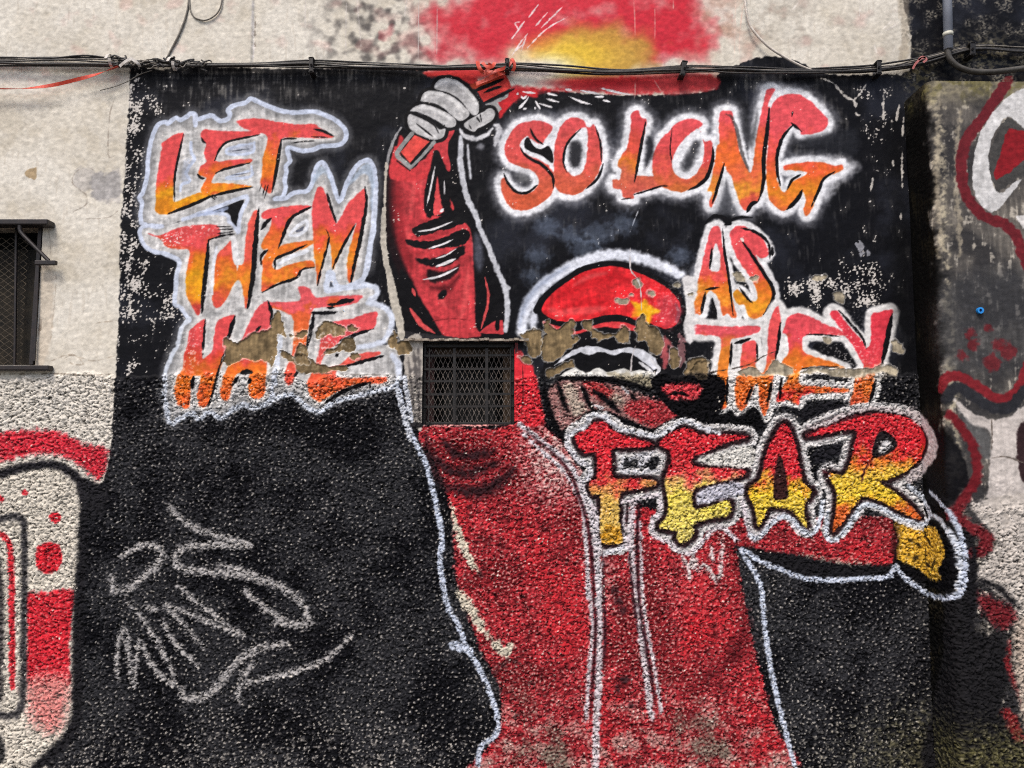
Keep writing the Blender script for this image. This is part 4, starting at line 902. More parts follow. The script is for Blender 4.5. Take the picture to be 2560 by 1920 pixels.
# ---- lettering of the neighbouring piece at the far left
I_PAN = part('painted_panel', 'red and cream rounded lettering at the far left')
CR2 = (214, 205, 190)
fill('@t01 -200,1420 150,1370 330,1350 450,1390 540,1500 560,1659 @t02 545,0 530,300 505,600 500,1000 490,1300 440,1450 330,1560 200,1700 -200,1700', CR2, idn=I_PAN, rag=2)
fill('@t01 -200,1160 0,1150 200,1130 400,1150 550,1220 705,1262 650,1445 560,1380 440,1300 250,1280 0,1330 -200,1350', (206, 48, 62), idn=I_PAN, rag=4, soft=6)
strokes('t01', 'w20 -200,1450 0,1415 150,1370 330,1350 450,1390 530,1480 560,1659', 20, (40, 38, 42), soft=4, rag=2, taper=0)
fill('@t01 560,1440 640,1480 690,1500 720,1300 690,1659 560,1659 540,1500', (36, 35, 38), soft=5, rag=3)
fill('@t02 178,540 300,525 490,508 470,700 458,1000 470,1100 400,1130 190,1100 188,800', (208, 44, 56), rag=4, soft=4)
fill('@t02 188,1060 460,1060 440,1300 380,1420 250,1400 180,1250', (214, 130, 124), rag=4, soft=14, op=.75)
fill('@t02 235,290 260,220 325,195 395,220 415,290 390,370 325,395 260,370', (206, 40, 52), rag=2)
for q in ('@t02 330,35 365,0 410,35 365,72', '@t01 150,1530 170,1510 192,1530 170,1552', '@t01 -15,1575 10,1550 35,1575 10,1602'):
    fill(q, (206, 44, 56), rag=2)
strokes('t02', 'w15 -60,70 40,35 120,30 165,90 165,400 162,900 150,1250 80,1310 -60,1300', 15, (62, 60, 62), soft=4, rag=2, taper=0)
strokes('t02', 'w14 -20,130 50,170 80,300 85,700 92,1130', 13, (204, 46, 56), soft=2.5, rag=1.5, taper=.2)
fill('@t02 -60,280 10,310 30,500 30,900 20,1200 -60,1250', (70, 66, 66), soft=5, rag=3)
fill('@t02 -60,1420 20,1450 40,1600 -60,1659', (60, 58, 58), soft=4, rag=3)
strokes('t02', 'w24 560,-20 540,300 515,600 508,1000 505,1300 440,1460 330,1570 200,1700', 22, (34, 33, 36), soft=5, rag=2, taper=0)

# right upper dark corner of the main wall
cv = MAIN
rt = sstep(XC - .005, XC + .005, cv.us)[None, :] * sstep(ZTOP - .05, ZTOP, cv.zs)[:, None]
cv.put(ALL, rt * np.clip((cv.B2 - 0.46) * 3, 0, 1) * sstep(.35, .7, cv.F1) * .8, (134, 128, 116))
cv.put(ALL, rt * np.clip(gauss(cv, 2470, 140, 110, 60), 0, 1) * sstep(.4, .7, cv.F2) * .7, (120, 112, 88))
cv.put(ALL, gauss(cv, 2300, 190, 40, 50) * sstep(.35, .65, cv.F2) * .7, (92, 84, 56))
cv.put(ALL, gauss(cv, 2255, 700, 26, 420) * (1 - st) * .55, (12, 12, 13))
strokes('t30', '340,510 420,540 440,570|430,530 440,560 500,630 560,660 575,740 620,745|550,660 600,600 640,540|460,590 490,600|700,1105 720,1110|680,1150 665,1250|880,760 872,880|870,980 868,1230|850,680 830,800|750,600 745,820|860,1370 860,1420|810,1040 815,1090', 4.2, (190, 184, 176), rag=2.2)
strokes('t30', '570,1560 600,1659|590,1560 620,1640|640,1620 660,1659', 8, (140, 140, 146), rag=4)

# ---- flaked plaster: brown undercoat, set back with a lifted edge
def peel(path, col=(120, 100, 70), depth=0.0048, op=1.0):
    I_BARE = part('bare_patch')
    P = pp(path)
    uv = catmull(MAIN.rect(P), True, 3)
    sl, D = MAIN.field(uv, True, 14)
    D = D + MAIN.ED[sl] * 6 + (MAIN.B2[sl] - .5) * 14
    rim = np.exp(-((D - 1.6) / 1.6) ** 2)
    MAIN.put(sl, rim * .55 * (1 - MAIN.ST[sl]), (226, 220, 210))
    a = (1 - sstep(-.9, .9, D)) * op * (1 - .75 * MAIN.ST[sl])
    MAIN.C[sl] = MAIN.C[sl] * (1 - a[..., None]) + tone(MAIN, sl, col, .30) * a[..., None]
    MAIN.ID[sl] = np.where(a > .5, I_BARE, MAIN.ID[sl])
    MAIN.H[sl] += -depth * (1 - sstep(-1.5, 1.0, D)) + rim * 0.0020
    MAIN.RO[sl] = MAIN.RO[sl] * (1 - a) + .9 * a
BR, GB = (126, 107, 78), (160, 149, 128)
for p in ('@3 585,500 650,520 740,530 820,460 900,450 960,440 1010,330 1050,280 1085,300 1090,380 1130,450 1120,500 1060,480 1050,620 1030,740 980,765 950,700 860,685 700,695 620,722 600,640 590,570',
          '@3 1070,600 1180,670 1290,640 1420,740 1590,740 1640,782 1250,792 1200,722 1110,682', '@3 1150,480 1200,460 1300,440 1292,500 1220,522',
          '@3 1230,540 1290,560 1322,650 1300,722 1200,702 1220,620', '@3 1410,380 1530,370 1642,420 1632,480 1560,502 1480,482 1390,512 1380,470',
          '@3 1590,540 1640,500 1692,520 1702,600 1600,612 1430,652 1550,602', '@3 1995,525 2050,440 2092,460 2092,540 2180,540 2200,640 2120,642 2060,602 2020,592',
          '@3 1660,400 1750,410 1740,440 1670,450', '@3 1690,650 1740,640 1745,680 1700,690', '@3 1600,250 1660,270 1650,330 1610,310',
          '@c 40,950 230,930 262,1040 230,1180 160,1262 70,1150 60,1050 0,1000', '@c 320,830 350,900 420,940 500,900 600,800 642,850 600,930 620,1020 692,1060 560,1160 470,1250 380,1302 290,1312 270,1120 280,1010 330,990 260,930',
          '@c 730,860 810,850 880,960 1060,990 1140,930 1210,910 1262,1040 1230,1102 1150,1092 1080,1020 960,1062 850,1052 810,980 740,900', '@c 1340,870 1400,790 1480,880 1560,920 1600,1000 1662,1060 1662,1130 1570,1232 1500,1130 1430,1060 1350,1072 1340,960',
          '@c 400,1390 520,1300 600,1290 612,1360 480,1412 320,1472 310,1370', '@c -20,1240 60,1240 120,1290 100,1340 0,1290', '@c 1720,1170 1800,1160 1820,1320 1750,1380 1730,1260',
          '@7 100,600 150,560 200,500 290,480 290,600 240,640', '@c 1960,1300 2080,1260 2160,1280 2170,1480 1900,1460'):
    peel(p, BR)
for p in ('@c 1090,590 1160,560 1252,600 1200,642 1110,642', '@c 1310,380 1360,360 1405,440 1340,440', '@c 1470,490 1560,490 1545,545 1480,535', '@c 1250,520 1300,520 1300,550 1240,550', '@c 1790,400 1850,420 1830,440 1780,430',
          '@7 500,590 640,550 760,602 840,510 900,500 960,540 1012,560 1000,622 740,632 600,600', '@7 1060,590 1200,550 1290,560 1450,570 1600,560 1690,560 1760,530 1905,550 1912,622 1700,645 1500,645 1300,612 1080,602',
          '@7 1860,310 1960,340 1950,420 1880,400', '@7 1265,290 1340,295 1310,350', '@6 500,530 560,530 610,600 560,610', '@6 640,560 710,560 690,600 630,600', '@6 1170,580 1220,550 1300,560 1290,590 1190,600', '@6 1390,690 1460,720 1430,770 1380,750', '@c 1900,520 1990,530 1950,560'):
    peel(p, GB, .0018)
# blue-white smears left on the bare patch
strokes('3', 'w9 1080,490 1060,640|w8 1050,650 1030,760', 9, (206, 210, 218), rag=3)
# chips over the red and pale paint
ch = sstep(0.92, 0.96, cv.F1 * .7 + cv.B2 * .35)
cv.put(ALL, (1 - BM * 0) * ch * .75 * ((cv.ID > I_UP)), (226, 216, 204))
g2 = np.clip(gauss(cv, 425, 600, 40, 20) + gauss(cv, 500, 570, 50, 16) * .7 + gauss(cv, 470, 880, 30, 60) * .6 + gauss(cv, 800, 860, 70, 40) * .6 + gauss(cv, 1700, 760, 90, 90) * .25 + gauss(cv, 2120, 880, 60, 90) * .5, 0, 1)
cv.put(ALL, g2 * sstep(.60, .68, cv.F1 * .6 + cv.F2 * .4), (232, 226, 220))
# hairline cracks
strokes('c', 'w3 1268,0 1268,120 1275,250 1340,340 1380,420 1395,560 1400,720|w3 1330,1130 1290,1260 1275,1440', 2.6, (206, 198, 196), rag=.8)
strokes('7', 'w2.5 180,620 300,590 480,560 640,520 760,450 880,400', 2, (60, 50, 44), rag=1)
stroke('@p 640,937 800,934 960,938 1050,936', 2.5, (60, 54, 48), rag=2, op=.5)
stroke('@p 0,936 120,934 220,938 290,935', 3.5, (96, 84, 72), rag=2, op=.7)
# rough-cast: hollows darkened in the colour like crevice shade, and grit
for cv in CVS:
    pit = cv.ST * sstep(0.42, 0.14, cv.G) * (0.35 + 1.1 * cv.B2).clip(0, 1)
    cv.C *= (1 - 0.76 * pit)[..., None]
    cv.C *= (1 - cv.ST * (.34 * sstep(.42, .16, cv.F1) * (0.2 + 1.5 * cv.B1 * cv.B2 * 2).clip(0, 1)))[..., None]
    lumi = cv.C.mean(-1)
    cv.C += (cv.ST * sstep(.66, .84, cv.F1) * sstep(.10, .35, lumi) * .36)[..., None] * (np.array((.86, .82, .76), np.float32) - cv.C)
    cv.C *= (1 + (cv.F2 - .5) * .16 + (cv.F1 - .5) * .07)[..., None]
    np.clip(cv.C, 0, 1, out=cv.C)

# ------------------------------------------------------------------ wall material and meshes
def wall_material():
    m = bpy.data.materials.new('painted_plaster')
    m.use_nodes = True
    nt = m.node_tree; b = nt.nodes['Principled BSDF']
    at_ = nt.nodes.new('ShaderNodeAttribute'); at_.attribute_name = 'paint'
    ge = nt.nodes.new('ShaderNodeNewGeometry')
    nz = nt.nodes.new('ShaderNodeTexNoise'); nz.inputs['Scale'].default_value = 210; nz.inputs['Detail'].default_value = 5; nz.inputs['Roughness'].default_value = .7
    nt.links.new(ge.outputs['Position'], nz.inputs['Vector'])
    mr = nt.nodes.new('ShaderNodeMapRange')
    mr.inputs['From Min'].default_value = .3; mr.inputs['From Max'].default_value = .7
    mr.inputs['To Min'].default_value = .93; mr.inputs['To Max'].default_value = 1.06
    nt.links.new(nz.outputs['Fac'], mr.inputs['Value'])
    mx = nt.nodes.new('ShaderNodeMix'); mx.data_type = 'RGBA'; mx.blend_type = 'MULTIPLY'
    mx.inputs['Factor'].default_value = 1
    nt.links.new(at_.outputs['Color'], mx.inputs['A'])
    nt.links.new(mr.outputs['Result'], mx.inputs['B'])
    nt.links.new(mx.outputs['Result'], b.inputs['Base Color'])
    nt.links.new(at_.outputs['Alpha'], b.inputs['Roughness'])
    b.inputs['Specular IOR Level'].default_value = .07
    bp = nt.nodes.new('ShaderNodeBump'); bp.inputs['Strength'].default_value = .22; bp.inputs['Distance'].default_value = .0025
    nt.links.new(nz.outputs['Fac'], bp.inputs['Height'])
    nt.links.new(bp.outputs['Normal'], b.inputs['Normal'])
    return m
M_WALL = wall_material()
ALB = 0.92

def grid_mesh(name, cv, cells, co, col4):
    """cells: flat indices of the lower-left corners"""
    i = cells // (cv.nu - 1); j = cells % (cv.nu - 1)
    v0 = i * cv.nu + j
    quad = np.stack([v0, v0 + 1, v0 + 1 + cv.nu, v0 + cv.nu], 1)
    used, inv = np.unique(quad, return_inverse=True)
    inv = inv.reshape(-1).astype(np.int32)
    me = bpy.data.meshes.new(name)
    n = len(cells)
    me.vertices.add(len(used)); me.loops.add(4 * n); me.polygons.add(n)
    me.vertices.foreach_set('co', co[used].ravel())
    me.loops.foreach_set('vertex_index', inv)
    me.polygons.foreach_set('loop_start', np.arange(0, 4 * n, 4, dtype=np.int32))
    at_ = me.attributes.new('paint', 'FLOAT_COLOR', 'POINT')
    at_.data.foreach_set('color', col4[used].ravel())
    me.update(calc_edges=True)
    me.materials.append(M_WALL)
    return me

def surface(cv, keep, root_name):
    u2, z2 = np.meshgrid(cv.us.astype(np.float64), cv.zs.astype(np.float64))
    x, y = cv.plan(u2)
    if cv.kind == 'block':
        e = 0.004
        xa, ya = cv.plan(u2 - e); xb, yb = cv.plan(u2 + e)
        tx, ty = xb - xa, yb - ya
        L = np.hypot(tx, ty); nx, ny = ty / L, -tx / L
        hh = cv.H * sstep(XC, XC + .02, u2)
        x, y = x + nx * hh, y + ny * hh
    else:
        y = y - cv.H
    co = np.stack([x, y, z2], -1).reshape(-1, 3).astype(np.float32)
    lin = np.where(cv.C <= 0.04045, cv.C / 12.92, ((cv.C + 0.055) / 1.055) ** 2.4) * ALB
    col4 = np.concatenate([lin, np.clip(cv.RO, .3, .95)[..., None]], -1).reshape(-1, 4).astype(np.float32)
    ids = cv.ID[:-1, :-1]
    flat = np.arange((cv.nz - 1) * (cv.nu - 1)).reshape(cv.nz - 1, cv.nu - 1)
    root = None; made = {}
    present = [0] + [i for i in PARTS if ((ids == i) & keep).sum() > 12]
    for i in present:
        par = PARTS[i][2] if i else None
        if par and par not in present: present.append(par)
    for i in sorted(set(present), key=lambda k: (k != 0, PARTS[k][2] is not None if k else False, k)):
        cells = flat[(ids == i) & keep]
        name = PARTS[i][0] if i else root_name
        me = grid_mesh(name, cv, cells, co, col4) if len(cells) else None
        o = bpy.data.objects.new(name, me); COL.objects.link(o)
        if i == 0:
            root = o
        else:
            if PARTS[i][1]: o['label'] = PARTS[i][1]
            o.parent = made.get(PARTS[i][2], root)
        made[i] = o
    return root

# openings
W1 = [float(v) for v in (at(1057, 960)[0], at(1286, 960)[0], at(1170, 1062)[2], at(1170, 856)[2])]
W2 = [-3.62, float(at(97, 740)[0]), float(at(60, 913)[2]), float(at(60, 562)[2])]
def snap(a, v): return int(np.argmin(abs(a - v)))
def open_cells(w):
    i0, i1, k0, k1 = snap(GX, w[0]), snap(GX, w[1]), snap(GZ, w[2]), snap(GZ, w[3])
    return (slice(k0, k1), slice(i0, i1)), [float(GX[i0]), float(GX[i1]), float(GZ[k0]), float(GZ[k1])]
keep = np.ones((MAIN.nz - 1, MAIN.nu - 1), bool)
c1, W1 = open_cells(W1); c2, W2 = open_cells(W2)
for c in (c1, c2):
    keep[c] = False
    MAIN.H[c[0].start:c[0].stop + 1, c[1].start:c[1].stop + 1] = np.clip(MAIN.H[c[0].start:c[0].stop + 1, c[1].start:c[1].stop + 1], 0, .012)
ix, iz = snap(GX, XC), snap(GZ, ZTOP)
keep[:iz - 6, ix + 1:] = False
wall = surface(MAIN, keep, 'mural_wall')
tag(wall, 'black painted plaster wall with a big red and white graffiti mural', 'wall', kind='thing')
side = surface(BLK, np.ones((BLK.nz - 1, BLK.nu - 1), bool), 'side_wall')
tag(side, 'projecting weathered wall at the right with dark red and white swirls', 'wall', kind='thing')
M_DARKP = mat('weathered_plaster', (96, 90, 80), .9, rgb2=(44, 42, 38), scale=14, bump=.5)
MB().box(XC + .004, XC + DEP + 4, -DEP + .012, -.002, ZTOP - .05, ZTOP - .006).build('coping', M_DARKP, side, bevel=.01)

# ------------------------------------------------------------------ ground
M_PAVE = mat('pavement_concrete', (128, 124, 118), .9, rgb2=(98, 95, 90), scale=6, bump=.4)
M_ROAD = mat('asphalt', (66, 66, 68), .9, rgb2=(54, 54, 56), scale=30, bump=.5)
g = MB().box(-400, 400, -400, -2.2, -.40, -.14).build('road', M_ROAD); tag(g, kind='structure')
g = MB().box(-400, 400, -2.2, 3.0, -.40, -.002).build('pavement', M_PAVE, bevel=.01); tag(g, kind='structure')

# ------------------------------------------------------------------ small barred window
M_STEEL = mat('rusty_black_steel', (15, 14, 15), .6, metal=.0, rgb2=(34, 28, 25), scale=35, bump=.4)
M_MESH = mat('galvanised_mesh', (140, 129, 121), .6, metal=.1, rgb2=(84, 74, 68), scale=30)
M_WOOD = mat('old_brown_frame', (84, 66, 50), .85, rgb2=(48, 38, 30), scale=22, bump=.5)
M_DARK = mat('dark_room', (8, 8, 8), .95, scale=5)  # near-black colour standing in for the unlit room behind the windows
M_REV = mat('window_reveal_paint', (48, 42, 38), .9, rgb2=(26, 23, 22), scale=25, bump=.5)
M_REVR = mat('red_reveal_paint', (120, 48, 50), .9, rgb2=(60, 34, 34), scale=25, bump=.5)
M_CLOTH = mat('grey_curtain', (46, 45, 44), .95, rgb2=(20, 20, 20), scale=9)
M_LIP = mat('plaster_lip', (176, 164, 148), .9, rgb2=(84, 72, 64), scale=30, bump=.6)
x0, x1, z0, z1 = W1
win = empty('barred_window', ((x0 + x1) / 2, 0, z0))
tag(win, 'small square window behind black bars and diamond wire mesh', 'window', kind='thing')
def sub(o, parent):
    o.parent = parent
    o.matrix_parent_inverse = parent.matrix_world.inverted()
    o.matrix_parent_inverse.translation = (-parent.location.x, -parent.location.y, -parent.location.z)
    return o
def wp(mb, name, m, root=None, bevel=0.0, smooth=False):
    return sub(mb.build(name, m, None, bevel, smooth), root or win)
d = .17
t = .02
wp(MB().box(x0 - t, x0, .004, d, z0, z1), 'reveal', M_REV)
wp(MB().box(x1, x1 + t, .004, d, z0, z1), 'reveal', M_REVR)
wp(MB().box(x0 - t, x1 + t, .004, d, z1, z1 + t), 'reveal', M_REV)
wp(MB().box(x0 - t, x1 + t, .004, d, z0 - t, z0), 'sill', M_REV)
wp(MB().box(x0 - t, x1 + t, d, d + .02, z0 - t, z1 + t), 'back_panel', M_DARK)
# plaster lip above
lip = MB()
LX = np.linspace(float(at(1012, 850)[0]), float(at(1322, 850)[0]), 26)
for i in range(25):
    h = .004 * math.sin(i * 2.1) + .003 * math.sin(i * .9)
    lip.box(LX[i], LX[i + 1] + .0005, -.026 - abs(h), -.002, z1 + .008 + h * .4, z1 + .020 + h * .6)
wp(lip, 'plaster_lip', M_LIP)
ex = lambda v: float(at(980 + v / 3.1725, 950, .05)[0])
ez = lambda v: float(at(1170, 800 + v / 3.1725, .05)[2])
# frame
ft = .014
for a in ((x0 + .001, x0 + .016, z0 + .001, z1 - .001), (x1 - .018, x1 - .001, z0 + .001, z1 - .001)):
    wp(MB().box(a[0], a[1], .030, .050, a[2], a[3]), 'frame', M_STEEL, bevel=.002)
for a in ((z0 + .001, z0 + .016), (z1 - .022, z1 - .001)):
    wp(MB().box(x0 + .017, x1 - .019, .031, .049, a[0], a[1]), 'frame', M_STEEL, bevel=.002)
# wooden inner frame
wp(MB().box(ex(880), x1 - .002, .085, .115, z0 + .002, z1 - .002), 'inner_frame', M_WOOD, bevel=.002)
wp(MB().box(x0 + .002, ex(330), .085, .115, z0 + .002, z1 - .002), 'inner_frame', mat('brown_pink_frame', (80, 50, 48), .85, rgb2=(40, 30, 28), scale=22), bevel=.002)
wp(MB().box(ex(332), ex(878), .086, .114, ez(290), z1 - .002), 'inner_frame', M_WOOD, bevel=.002)
cu = MB(); cx = np.linspace(ex(400), ex(830), 40)
for i in range(39):
    yy = [.135 + .010 * math.sin(k * 1.15) for k in (i, i + 1)]
    n = len(cu.v)
    cu.v += [(cx[i], yy[0], z0 + .012), (cx[i + 1], yy[1], z0 + .012), (cx[i + 1], yy[1], ez(400)), (cx[i], yy[0], ez(400)),
             (cx[i], yy[0] + .003, z0 + .012), (cx[i + 1], yy[1] + .003, z0 + .012), (cx[i + 1], yy[1] + .003, ez(400)), (cx[i], yy[0] + .003, ez(400))]
    cu.f += [(n, n + 1, n + 2, n + 3), (n + 7, n + 6, n + 5, n + 4)]
wp(cu, 'curtain', M_CLOTH)
# bars
for v in (288, 395, 490, 593, 690):
    wp(MB().bar((x0 + .004, .024, ez(v)), (x1 - .004, .024, ez(v) + .003), .0115, .008), 'bar', M_STEEL)
for v in (500, 755):
    wp(MB().bar((ex(v), .016, z0 + .002), (ex(v) - .002, .016, z1 - .03), .016, .008), 'bar', M_STEEL)
for v in (300, 940):
    wp(MB().bar((ex(v), .016, z0 + .002), (ex(v), .016, z1 - .03), .006, .006), 'bar', M_STEEL)
def expanded_mesh(xa, xb, za, zb, y, px, pz, w, depth=.003):
    mb = MB(); rr = np.random.RandomState(3)
    nx, nz = int(round((xb - xa) / px)), int(round((zb - za) / pz * 2))
    jit = rr.uniform(-.0012, .0012, (nz + 2, nx + 3))
    for i in range(nx + 1):
        for sgn in (0, 1):
            pts = []
            for k in range(nz + 1):
                off = ((k + sgn) % 2) * .5
                pts.append((xa + (i + (off if sgn == 0 else -.5 + off)) * px + jit[k, i], y + depth * ((k % 2) - .5), za + (zb - za) * k / nz))
            pts = [p for p in pts]
            for p, q in zip(pts[:-1], pts[1:]):
                if min(p[0], q[0]) < xa - .001 or max(p[0], q[0]) > xb + .001: continue
                mb.bar(p, q, w, .0022)
    return mb
mesh = wp(expanded_mesh(x0 + .012, x1 - .02, z0 + .010, ez(232), .062, .0275, .058, .0022), 'wire_mesh', M_MESH)
mesh['kind'] = 'stuff'

# ------------------------------------------------------------------ window with awning grille, far left
x0, x1, z0, z1 = W2
lw = empty('mesh_window', ((x0 + x1) / 2, 0, z0))
tag(lw, 'tall dark window with wire grille and iron stay at the left edge', 'window', kind='thing')
M_IRON = mat('painted_black_iron', (30, 27, 29), .5, metal=.1, rgb2=(46, 38, 36), scale=30, bump=.3)
M_OLIVE = mat('dusty_shutter', (44, 38, 29), .9, rgb2=(20, 18, 15), scale=16)
M_MESH2 = mat('rusty_mesh', (86, 76, 62), .7, metal=.3, rgb2=(56, 48, 40), scale=30)
M_REVC = mat('cream_reveal', (176, 164, 148), .9, rgb2=(128, 112, 96), scale=20, bump=.5)
L = lambda mb, name, m, bevel=0.0: wp(mb, name, m, lw, bevel)
d = .16
L(MB().box(x1, x1 + .02, .004, d, z0, z1), 'reveal', M_REVC)
L(MB().box(x0 - .02, x0, .004, d, z0, z1), 'reveal', M_REVC)
L(MB().box(x0 - .02, x1 + .02, .004, d, z1, z1 + .02), 'reveal', M_REVC)
L(MB().box(x0 - .02, x1 + .02, .004, d, z0 - .02, z0), 'sill', M_REVC)
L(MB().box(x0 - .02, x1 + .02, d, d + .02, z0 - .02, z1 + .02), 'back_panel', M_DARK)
lx = lambda v, py=740, y=-.02: float(at(v, py, y)[0])
lz = lambda v, y=-.02: float(at(60, v, y)[2])
L(MB().box(x0 + .01, x1 - .03, .09, .10, z0 + .01, z1 - .12), 'shutter_panel', M_OLIVE)
# leaning side post and its flange
L(MB().bar((lx(74, 912), .004, z0 + .002), (lx(95, 566), .012, z1 - .004), .022, .03), 'post', M_IRON, .002)
L(MB().bar((lx(84, 912), -.016, z0 + .02), (lx(93, 660), -.010, lz(655)), .012, .008), 'flange', M_IRON, .002)
L(MB().bar((lx(22, 912), .03, z0 + .002), (lx(26, 566), .03, z1 - .004), .012, .012), 'post', M_IRON, .002)
L(MB().box(-3.6, lx(125, 555, -.05), -.075, -.002, lz(563, -.06), lz(549, -.06)), 'top_rail', M_IRON, .006)
L(MB().box(-3.6, lx(126, 920, -.03), -.050, -.002, lz(926, -.03), lz(914, -.03)), 'bottom_rail', M_IRON, .005)
L(MB().box(lx(90, 657, -.04), lx(142, 657, -.04), -.055, -.030, lz(663, -.04), lz(652, -.04)), 'bracket', M_IRON, .004)
L(MB().tube(catmull(np.array([at(50, 562, -.06), at(52, 580, -.06), at(75, 605, -.055), at(100, 630, -.05), at(122, 652, -.045)]), False), .011, 8), 'stay', M_IRON)
m2 = L(expanded_mesh(-3.45, lx(72, 740, .05), z0 + .01, z1 - .06, .052, .052, .038, .0028), 'wire_mesh', M_MESH2)
m2['kind'] = 'stuff'

# ------------------------------------------------------------------ cables, clips, tapes, pipes
M_CAB = mat('black_cable', (30, 29, 30), .5, rgb2=(66, 62, 58), scale=60, bump=.3)
M_CABG = mat('dusty_grey_cable', (150, 142, 130), .6, rgb2=(60, 56, 52), scale=25, bump=.3)
M_TAPEW = mat('white_tape', (214, 208, 200), .6, rgb2=(170, 160, 150), scale=40)
M_ORANGE = mat('orange_strap', (214, 74, 48), .5, rgb2=(170, 50, 34), scale=50)
M_WHITEC = mat('white_cable', (216, 206, 194), .5, rgb2=(176, 166, 154), scale=40)
M_GREYC = mat('grey_cable', (126, 120, 110), .6, rgb2=(96, 90, 82), scale=40)
M_PVC = mat('grey_pvc', (168, 172, 182), .4, rgb2=(144, 148, 158), scale=8, bump=.1)
M_COND = mat('dark_conduit', (78, 74, 68), .5, rgb2=(54, 50, 44), scale=20, bump=.3)
rs = np.random.RandomState(11)
def run(path, y, r, wob=0.0, n=8):
    P = pp(path)
    p3 = np.array([at(a, b, y) for a, b in P])
    p3 = catmull(p3, False, n)
    if wob:
        k = np.arange(len(p3)); ph = rs.rand(4) * 6.28
        p3[:, 2] += wob * (np.sin(k * .21 + ph[0]) + .6 * np.sin(k * .47 + ph[1]))
        p3[:, 1] += wob * (np.sin(k * .27 + ph[2]) + .5 * np.sin(k * .6 + ph[3]))
    return MB().tube(p3, r, 7)
CABS = [('-160,147 0,146 110,143 220,143 300,148 420,160 640,157 780,152 920,157 1060,163 1200,166 1290,158 1420,166 1560,174 1712,164 1830,168 1950,172 2070,169 2195,161 2300,146 2430,114 2560,120 2740,126', .0058, M_CAB),
        ('-160,144 0,142 110,146 220,140 310,150 430,156 640,160 780,156 920,162 1060,166 1200,162 1290,162 1420,171 1560,176 1712,168 1830,171 1950,175 2070,174 2195,168 2300,154 2430,120 2560,126 2740,131', .0048, M_CAB),
        ('-160,158 0,158 140,160 280,160 420,164 640,163 780,160 920,167 1060,170 1200,170 1290,168 1420,176 1560,181 1712,174 1830,173 1950,178 2070,179 2195,173 2300,158 2430,124 2560,130 2740,136', .0066, M_CAB),
        ('-160,164 0,165 140,165 280,164 420,166 640,166 780,166 920,171 1060,174 1200,173 1290,175 1420,181 1560,186 1712,181 1830,176 1950,181 2070,183 2195,178 2300,162 2430,128 2560,123 2740,128', .0060, M_CAB),
        ('-160,149 0,150 100,147 220,146 320,154 430,161 640,158 780,163 920,160 1060,168 1200,168 1290,172 1420,178 1560,184 1712,178 1830,178 1950,176 2070,176 2195,170 2300,149 2430,117 2560,117 2740,122', .0042, M_CABG),
        ('-160,154 0,154 150,151 260,154 330,157 430,165 640,165 780,168 920,165 1060,172 1200,165 1290,165 1420,174 1560,179 1712,171 1830,181 1950,184 2070,181 2195,175 2300,152 2430,121 2560,128 2740,134', .0046, M_CAB)]
CLAB = ['second black cable from the top at the left edge, in the bundle along the wall', 'topmost thin black cable at the left edge, in the bundle along the wall',
        'thick black cable, second lowest at the left edge of the bundle', 'lowest thick black cable at the left edge of the bundle along the wall',
        'dusty grey cable twisted through the black bundle along the wall', 'thin black cable in the middle of the bundle at the left edge']
for k, (p, r, m) in enumerate(CABS):
    o = run('@p ' + p, -.030 - .0085 * (k % 3), r, .0022).build('cable', m, smooth=True)
    tag(o, CLAB[k], 'cable', 'cables strung along the wall')
o = run('@p 473,-60 472,0 465,40 448,85 430,120 417,146', -.02, .0056).build('cable', M_GREYC, smooth=True)
tag(o, 'grey cable dropping from above into the taped splice', 'cable')
o = run('@p 474,-70 474,10 482,38 497,48 516,50 538,38 551,18 555,-10 556,-70', -.02, .0042).build('cable', M_GREYC, smooth=True)
tag(o, 'thin grey cable hanging in a loop at the top edge', 'cable')
o = run('@p 1862,-60 1863,0 1868,38 1880,72 1918,114 1960,142 2000,164 2040,180', -.03, .0072).build('cable', M_WHITEC, smooth=True)
tag(o, 'white cable slanting down from the top to the bundle', 'cable')
o = run('@p 250,226 285,217 320,203 350,186 380,176', -.03, .0026).build('wire', M_GREYC, smooth=True)
tag(o, 'short thin wire end sticking out below the taped splice', 'wire')

# splice: knotted short cable ends
sp = MB()
for k in range(26):
    cx_, cy_ = rs.uniform(285, 520), 152 + rs.uniform(-9, 13)
    if cx_ > 450: cy_ += 8
    L_ = rs.uniform(12, 46)
    an = rs.uniform(-.7, .7) + (1.2 if rs.rand() < .25 else 0)
    pts = [at(cx_ + L_ * t * math.cos(an) + rs.uniform(-4, 4), cy_ - L_ * .45 * t * math.sin(an) + rs.uniform(-4, 4), -.03 - rs.uniform(0, .035)) for t in (-.5, -.2, .15, .5)]
    sp.tube(catmull(np.array(pts), False, 4), rs.uniform(.004, .0085), 6)
o = sp.build('cable_splice', M_CAB, smooth=False)
tag(o, 'tangled knot of black cable ends taped together at the upper left', 'cable splice')
for k in range(8):
    cx_, cy_ = rs.uniform(300, 500), 158 + rs.uniform(-12, 12)
    pts = [at(cx_ + 26 * t, cy_ + rs.uniform(-7, 7), -.05 - rs.uniform(0, .03)) for t in (-.5, -.1, .2, .6)]
    MB().tube(catmull(np.array(pts), False, 4), rs.uniform(.003, .0045), 6).build('frayed_end', M_CABG, o)

